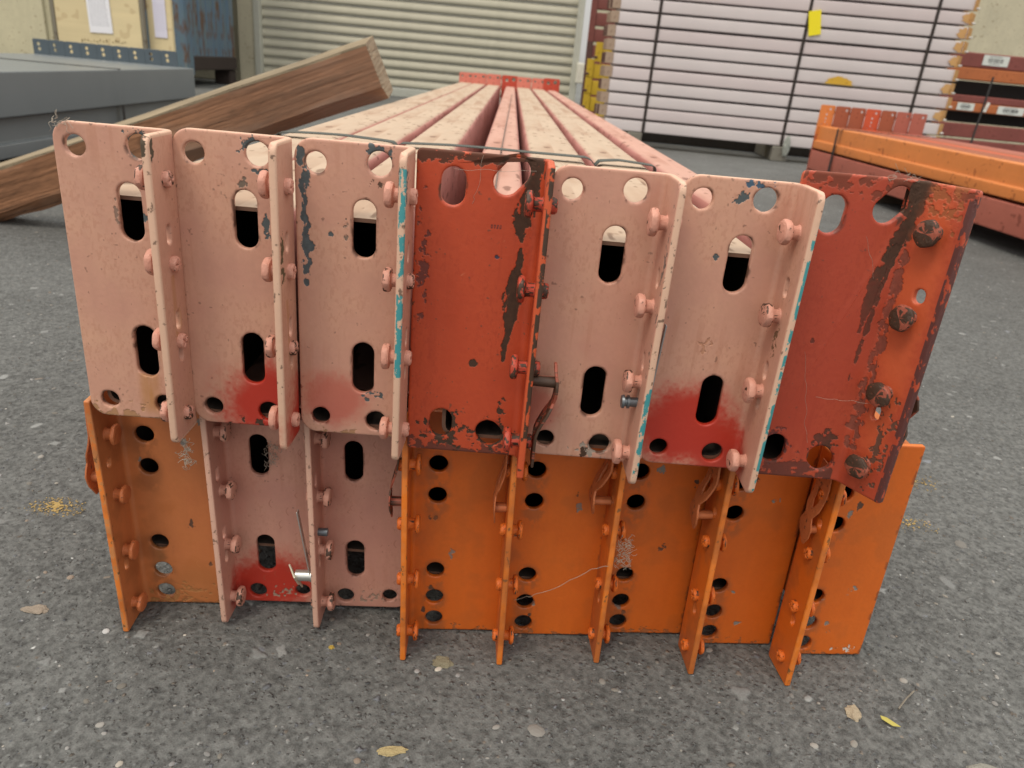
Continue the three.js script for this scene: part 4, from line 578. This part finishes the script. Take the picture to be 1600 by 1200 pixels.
LO.forEach((u, i) => {
  const or = u.n === 'or';
  const o = or ? { W: 0.0820, H: 0.204, FL: 0.0365, rc: 0.002, rf: 0.0015, r: 0.004, holes: orHoles.map((h) => ({ ...h, x: h.x - [0.002, 0, 0, 0.0045, 0.003, 0.005, 0.006, 0.0085][i] })), fholes: orF, mirror: true } : { W: 0.0740, H: 0.194, FL: 0.031, holes: pinkHoles.map((h) => ({ ...h, x: h.x + 0.0018 })), fholes: pinkF, mirror: true };
  const jig = fbm(i * 5.1, 8, 19, 2) - 0.5;
  o.dent = (s, y) => [(s > o.W ? jig * 0.003 : 0), 0];
  const g = bracketGeometry(o), { S, s0 } = g.userData, H = o.H, ft = [];
  if (or) {
    const r = mulberry(u.seed); for (let k = 0; k < 5; k++) ft.push(F.chip(r() * s0, 0.02 + r() * 0.16, 0.002 + r() * 0.003, 0.003 + r() * 0.004, r() < 0.5 ? [0.22, 0.2, 0.18] : [0.10, 0.05, 0.03], 0.58, u.seed + k)); for (let k = 0; k < 4; k++) { const x = r() * s0, y = 0.03 + r() * 0.15; ft.push(F.scratch(x, y, x + 0.02 * (r() - 0.3), y + 0.015 * (r() - 0.5), 0.0005, [0.7, 0.33, 0.12], 0.5)); }
    ft.push(F.band(0.012, -0.004, [0.30, 0.10, 0.03], 0.36, u.seed + 9, 0, s0), F.flangeEdge(S, 0.003, [0.20, 0.09, 0.03], 0.08, u.seed + 11, 0.005, 0.2), F.flangeEdge(S, -0.0002, [0.72, 0.20, 0.03], 0.36, u.seed + 12, 0, 0.21));
    ft.push((x, y, o2, n1, n2) => { const m = sst(0.003, 0, x - 0.001) * sst(0.58, 0.68, n2); mixTo(o2, [0.08, 0.04, 0.025], m * 0.6); mixTo(o2, [0.34, 0.085, 0.015], 0.28 * sst(0.50, 0.72, n1)); let q = 9; for (const h of o.holes) { const dx = x - h.x, dy = y - h.y; q = Math.min(q, Math.hypot(dx, dy > 0 ? dy : dy * 0.45) - h.r); } mixTo(o2, [0.26, 0.09, 0.03], 0.5 * sst(0.006, 0.0, q) * sst(0.36, 0.6, n2)); mixTo(o2, [0.22, 0.07, 0.025], 0.4 * sst(0.020, 0.0, s0 - x) * sst(0.35, 0.6, n1)); });
  }
  if (i === 0) ft.push(F.band(0.03, 0.0, [0.36, 0.16, 0.05], 0.34, 12, 0, s0), F.spray(0.03, 0.02, 0.03, 0.03, 0.4, [0.36, 0.14, 0.04]), F.streak(0.062, 0.02, 0.06, 0.008, [0.2, 0.09, 0.03], 0.5, 9));
  if (i === 1) { ft.push(F.spray(0.040, 0.022, 0.046, 0.040, 1), F.spray(0.056, 0.014, 0.034, 0.028, 0.9)); }
  if (!or) { const r = mulberry(u.seed); for (let k = 0; k < 26; k++) { const x = 0.008 + r() * (s0 - 0.012), y = 0.02 + r() * 0.16, l = 0.002 + r() * 0.006; ft.push(F.scratch(x, y, x + l * 0.3 * (r() - 0.5), y - l, 0.0006, [0.30, 0.10, 0.06], 0.75)); } ft.push(F.spray(s0, 0.15, 0.03, 0.09, 0.25, [0.4, 0.10, 0.07]), F.chip(0.03, 0.01, 0.02, 0.010, [0.3, 0.2, 0.15], 0.33, 77)); }
  if (i === 7) ft.push(F.chip(0.02, 0.006, 0.016, 0.006, [0.55, 0.5, 0.46], 0.46, 91), F.scratch(0.048, 0.058, 0.026, 0.064, 0.0012, [0.35, 0.25, 0.2], 0.8), F.chip(0.022, 0.07, 0.006, 0.005, [0.25, 0.22, 0.2], 0.55, 92));
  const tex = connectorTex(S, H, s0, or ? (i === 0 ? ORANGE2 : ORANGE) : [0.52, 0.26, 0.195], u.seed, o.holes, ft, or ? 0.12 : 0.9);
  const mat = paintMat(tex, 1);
  const t = thing('rack_beam', u.label, 'rack beam', [u.x, or ? 0.0005 : 0.004, u.z], 1.85 * rad, 'lower row of beams in the main stack');
  const piv = g; piv.translate(o.W, 0, 0); // mirrored sheet spans -W..0, flange at x = 0 after shift
  const br = mesh('end_bracket', g, mat, t); br.rotation.y = (or ? 3.2 : 2.0) * rad; br.rotation.z = 1.1 * rad;
  const ud = g.userData, ax = ud.axis;
  // after the shift the flange (originally at x = -W) stands at x = 0
  const ys = or ? [0.1710, 0.1200, 0.0690, 0.0180] : [0.1700, 0.1190, 0.0690, 0.0175];
  const put = (m, z, y, d = 0) => { const p = ud.onFlange(z, y, d); m.position.set(p[0] + o.W, p[1], p[2]); m.rotation.y = Math.atan2(-ax[1], ax[0]); };
  ys.forEach((y, k) => { const rr = mesh('rivet', or ? RIVO[k % 2] : RIV[(i + k) % 3], or ? (i === 0 ? rivOr2 : rivOr) : rivPink2, br); put(rr, or ? 0.0215 : 0.0152, y); rr.rotateX(k * 1.3 + i); });
  if (or) { const c = mesh('safety_clip', CLIPD, i === 3 ? rivRust : i === 0 ? rivOr2 : rivOr2, br); put(c, 0.0190, 0.1850, T); c.scale.set([0.75, 0, 0, 0.6, 0.6, 0.95, 0.9, 0.5][i], [1.1, 0, 0, 1.0, 1.0, 0.85, 0.9, 0.95][i], 1.15); }
  if (i === 2) {
    const pin = mesh('locking_pin', mergeGeometries([new THREE.CylinderGeometry(0.0046, 0.0046, 0.014, 18), new THREE.CylinderGeometry(0.0052, 0.0052, 0.002, 18).translate(0, -0.006, 0)]).rotateZ(-Math.PI / 2), zinc, br); put(pin, 0.0215, 0.0480, T); pin.position.x -= 0.007;
    const flag = mesh('pin_flag', mergeGeometries([box(0.0016, 0.013, 0.014, 0.0006), box(0.0016, 0.012, 0.004, 0.0006).translate(0.001, -0.010, 0.003)]), std({ color: lin(0.62, 0.58, 0.46), roughness: 0.4, metalness: 0.6 }), br); put(flag, 0.0215, 0.0485, T); flag.position.x -= 0.0155; flag.rotation.set(0.4, 0.5, 0.15);
    const wire = mesh('spring_strip', box(0.0010, 0.060, 0.005, 0.0003), zinc, br); put(wire, 0.0225, 0.080, T); wire.position.x -= 0.006; wire.rotation.z = -0.13;
    const tip = mesh('pin_tip', new THREE.CylinderGeometry(0.0034, 0.0030, 0.009, 14).rotateZ(Math.PI / 2), steel, br); put(tip, 0.0180, 0.088); tip.position.x += 0.003;
  }
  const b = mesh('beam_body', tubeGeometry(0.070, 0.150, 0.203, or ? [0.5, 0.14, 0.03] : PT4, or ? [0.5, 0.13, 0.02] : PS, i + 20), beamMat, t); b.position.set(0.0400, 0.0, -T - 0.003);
  const fp = mesh('end_plate', farPink, or ? farOM : farPM, t); fp.position.set(0.040, 0.008, -BL - 0.010);
});
// bearers that carry the lower beams
for (const [z, n] of [[-1.5, 'near'], [-3.3, 'far']]) { const d = mesh('dunnage_block', box(0.66, 0.05, 0.09, 0.006), matte(0.15, 0.11, 0.07, 0.9)); d.position.set(0.0 + 0.032 * (z + 0.5), 0.0255, z); tag(d, `timber bearer under the ${n} half of the main stack`, 'timber'); }

// ---------------------------------------------------------------- strapping, webs, litter
{ // flat steel strap over the beam tops
  const pts = [[-0.285, 0.30], [-0.284, 0.3505], [-0.215, 0.354], [-0.158, 0.3515], [-0.152, 0.346], [-0.146, 0.351], [-0.094, 0.3535], [-0.05, 0.354], [0.0, 0.3535], [0.06, 0.3535], [0.068, 0.351], [0.073, 0.3455], [0.078, 0.351], [0.10, 0.3535], [0.139, 0.351], [0.142, 0.345], [0.143, 0.29]];
  const c = new THREE.CatmullRomCurve3(pts.map(([x, y]) => new THREE.Vector3(x, y, 0)), false, 'catmullrom', 0.15), n = 160, pos = [], idx = [], w = 0.0095, th = 0.0009;
  for (let i = 0; i <= n; i++) { const p = c.getPoint(i / n), q = c.getTangent(i / n); const nx = -q.y, ny = q.x; for (const [a, b] of [[-w, th], [w, th], [w, 0], [-w, 0]]) pos.push(p.x + nx * b, p.y + ny * b, a); }
  for (let i = 0; i < n; i++) for (let k = 0; k < 4; k++) { const a = i * 4 + k, b = i * 4 + (k + 1) % 4; idx.push(a, b, b + 4, a, b + 4, a + 4); }
  const g = new THREE.BufferGeometry(); g.setAttribute('position', new THREE.Float32BufferAttribute(pos, 3)); g.setIndex(idx); const m = mesh('steel_strap', toCreasedNormals(g.toNonIndexed(), 0.5), std({ color: lin(0.07, 0.08, 0.075), roughness: 0.5, metalness: 0.3 })); m.position.set(0, 0.0005, -0.885); m.rotation.y = 2 * rad; tag(m, 'thin grey steel strap across the tops of the upper beams', 'strap');
}
const webM = std({ color: lin(0.38, 0.33, 0.27), roughness: 0.8 });
function strands(name, label, list, rad0 = 0.00022, mat = webM) { const jr = mulberry(list.length * 7 + list[0].length); if (name === 'cobweb') list = list.map((pts) => { const o = []; for (let i = 0; i < pts.length - 1; i++) for (let k = 0; k < 5; k++) o.push([0, 1, 2].map((q) => pts[i][q] + (pts[i + 1][q] - pts[i][q]) * k / 5 + (k ? (jr() - 0.5) * 0.0016 : 0))); o.push(pts[pts.length - 1]); return o; });
  const gs = list.map((pts) => new THREE.TubeGeometry(new THREE.CatmullRomCurve3(pts.map((p) => new THREE.Vector3(...p))), Math.max(8, pts.length * 5), rad0, 3)); const m = mesh(name, mergeGeometries(gs), mat); tag(m, label, name === 'dry_tuft' ? 'tuft' : 'cobweb'); return m; }
function tuft(name, label, c, sx, sy, sz, n, seed, rr) { rr *= 0.55; const r = mulberry(seed), l = []; for (let i = 0; i < n; i++) { const p = [c[0] + (r() - .5) * sx, c[1] + (r() - .5) * sy, c[2] + (r() - .5) * sz], pts = [p]; for (let k = 0; k < 3; k++) pts.push([pts[k][0] + (r() - .5) * 0.006, pts[k][1] + (r() - .5) * 0.006, pts[k][2] + (r() - .5) * 0.004]); l.push(pts); } return strands(name, label, l, rr); }
tuft('dry_tuft', 'pale fuzzy webbed tuft hanging from a rivet of the lower orange beam', [0.0985, 0.108, -0.480], 0.011, 0.026, 0.008, 90, 3, 0.00026);
tuft('dry_tuft', 'pale webbed wisp hanging below the upper leftmost flange', [-0.2128, 0.186, -0.437], 0.005, 0.022, 0.004, 50, 7, 0.0003);
tuft('dry_tuft', 'white wisp on the top left corner of the leftmost pink plate', [-0.2805, 0.3905, -0.459], 0.010, 0.003, 0.003, 14, 9, 0.00026);
tuft('dry_tuft', 'white web wisp on the top edge of the rightmost red plate', [0.221, 0.4045, -0.458], 0.02, 0.005, 0.003, 10, 19, 0.0002);
tuft('dry_tuft', 'grey web clot inside the upper slot of the lower pink beam', [-0.1800, 0.150, -0.508], 0.008, 0.022, 0.004, 40, 29, 0.0003);
strands('cobweb', 'long pale web strand across the lower orange plates', [[[0.0195, 0.045, -0.492], [0.035, 0.0555, -0.488], [0.0515, 0.069, -0.482], [0.0765, 0.090, -0.4815], [0.088, 0.098, -0.476]]], 0.00022);
strands('cobweb', 'web strands on the face of the rightmost red plate', [[[0.186, 0.292, -0.4555], [0.192, 0.270, -0.4545], [0.197, 0.246, -0.4545], [0.203, 0.228, -0.455]], [[0.232, 0.265, -0.445], [0.215, 0.262, -0.452], [0.200, 0.262, -0.4545]], [[0.205, 0.368, -0.4555], [0.213, 0.352, -0.455], [0.216, 0.343, -0.4552]]], 0.00010);
strands('cobweb', 'web strands over the top holes of the middle red plate', [[[-0.045, 0.385, -0.4565], [-0.02, 0.386, -0.456], [0.004, 0.388, -0.4555]], [[-0.028, 0.394, -0.4575], [-0.030, 0.375, -0.458], [-0.033, 0.365, -0.459]]], 0.00010);
strands('wire', 'thin wire lying along the narrow pink beam behind the middle red plate', [[[-0.022, 0.352, -0.48], [-0.034, 0.3515, -0.86], [-0.06, 0.347, -1.8], [-0.09, 0.343, -2.9]]], 0.0009, std({ color: lin(0.2, 0.15, 0.13), roughness: 0.6 })).userData.category = 'wire';
// litter on the asphalt
{
  const leaf = new THREE.Shape(); leaf.moveTo(-0.012, 0.003); leaf.lineTo(-0.004, 0.0055); leaf.lineTo(0.013, -0.002); leaf.lineTo(0.004, -0.005); leaf.lineTo(-0.010, -0.0015); leaf.closePath(); const g = new THREE.ExtrudeGeometry(leaf, { depth: 0.0006, bevelEnabled: false }); g.rotateX(-Math.PI / 2); const p = g.attributes.position; for (let i = 0; i < p.count; i++) p.setY(i, p.getY(i) + 0.002 + 12 * p.getX(i) ** 2 + 20 * p.getZ(i) ** 2); g.computeVertexNormals();
  const m = mesh('fallen_leaf', g, std({ color: lin(0.42, 0.37, 0.09), roughness: 0.8 })); m.position.set(0.317, 0.001, -0.441); m.rotation.y = -0.5; m.scale.setScalar(0.6); tag(m, 'small yellow leaf scrap on the asphalt at bottom right', 'leaf');
  const tw = mesh('twig', new THREE.TubeGeometry(new THREE.CatmullRomCurve3([new THREE.Vector3(0.330, 0.003, -0.455), new THREE.Vector3(0.340, 0.004, -0.465), new THREE.Vector3(0.352, 0.003, -0.476)]), 8, 0.0007, 6), matte(0.3, 0.27, 0.22)); tag(tw, 'short dry twig beside the yellow leaf scrap', 'twig');
  const chunk = (name, label, x, z, w, d, h, col, seed) => { const g2 = new THREE.IcosahedronGeometry(1, 3), q = g2.attributes.position; for (let i = 0; i < q.count; i++) { const a = q.getX(i), b = q.getY(i), c = q.getZ(i), s = 0.42 + 1.15 * fbm(a * 2.3 + seed, b * 1.6 + c * 2.7 + 3, seed, 4); q.setXYZ(i, a * s * w, b * s * h, c * s * d); } g2.computeVertexNormals(); const k = mesh(name, g2, matte(...col, 0.85)); k.position.set(x, h * 0.2, z); tag(k, label, 'stone'); return k; };
  chunk('stone_chip', 'long pale yellow stone chip in the asphalt at the bottom centre', -0.058, -0.376, 0.0105, 0.0038, 0.0014, [0.46, 0.37, 0.19], 3).rotation.y = 0.12;
  chunk('stone_chip', 'tan stone chip with a broken rim, left of the yellow leaf scrap', 0.292, -0.449, 0.006, 0.008, 0.002, [0.42, 0.35, 0.25], 5);
  chunk('stone_chip', 'tiny bright yellow chip in front of the lower pink beam', -0.124, -0.468, 0.0022, 0.002, 0.0016, [0.6, 0.42, 0.08], 7);
  chunk('stone_chip', 'olive flat stone between the two left orange flanges', -0.034, -0.463, 0.0085, 0.006, 0.0015, [0.24, 0.22, 0.15], 9);
  chunk('stone_chip', 'oval pinkish stone in the asphalt at the left', -0.372, -0.480, 0.011, 0.005, 0.0018, [0.30, 0.25, 0.2], 11);
  chunk('stone_chip', 'large pale grey stone at the bottom right corner', 0.372, -0.402, 0.014, 0.008, 0.002, [0.26, 0.26, 0.23], 13);
  const splat = (label, x, z, s, n, seed) => { const r = mulberry(seed), gs = []; for (let i = 0; i < n; i++) { const a = r() * 6.28, q = Math.pow(r(), 0.8) * s, sh = new THREE.Shape(), rr = (0.0004 + 0.0019 * r() * r()) * (1 - 0.5 * q / s); for (let k = 0; k < 7; k++) { const t = k / 7 * 6.283, e = rr * (0.6 + 0.8 * r()); k ? sh.lineTo(e * Math.cos(t), e * Math.sin(t)) : sh.moveTo(e, 0); } const g3 = new THREE.ExtrudeGeometry(sh, { depth: 0.0002, bevelEnabled: false }); g3.rotateX(-Math.PI / 2); g3.translate(x + Math.cos(a) * q * 1.5, 0.0004 + 0.0005 * r(), z + Math.sin(a) * q * 0.9); gs.push(g3); } const k = mesh('paint_splatter', mergeGeometries(gs), smooth(0.40, 0.28, 0.10, 0.9)); tag(k, label, 'paint'); };
  splat('yellow paint spatter on the asphalt left of the stack', -0.440, -0.624, 0.020, 300, 4); splat('faint yellow paint spatter right of the stack, upper patch', 0.530, -0.845, 0.026, 110, 6); splat('faint yellow paint spatter right of the stack, lower patch', 0.470, -0.742, 0.024, 110, 8);
}

renderer.render(scene, camera);
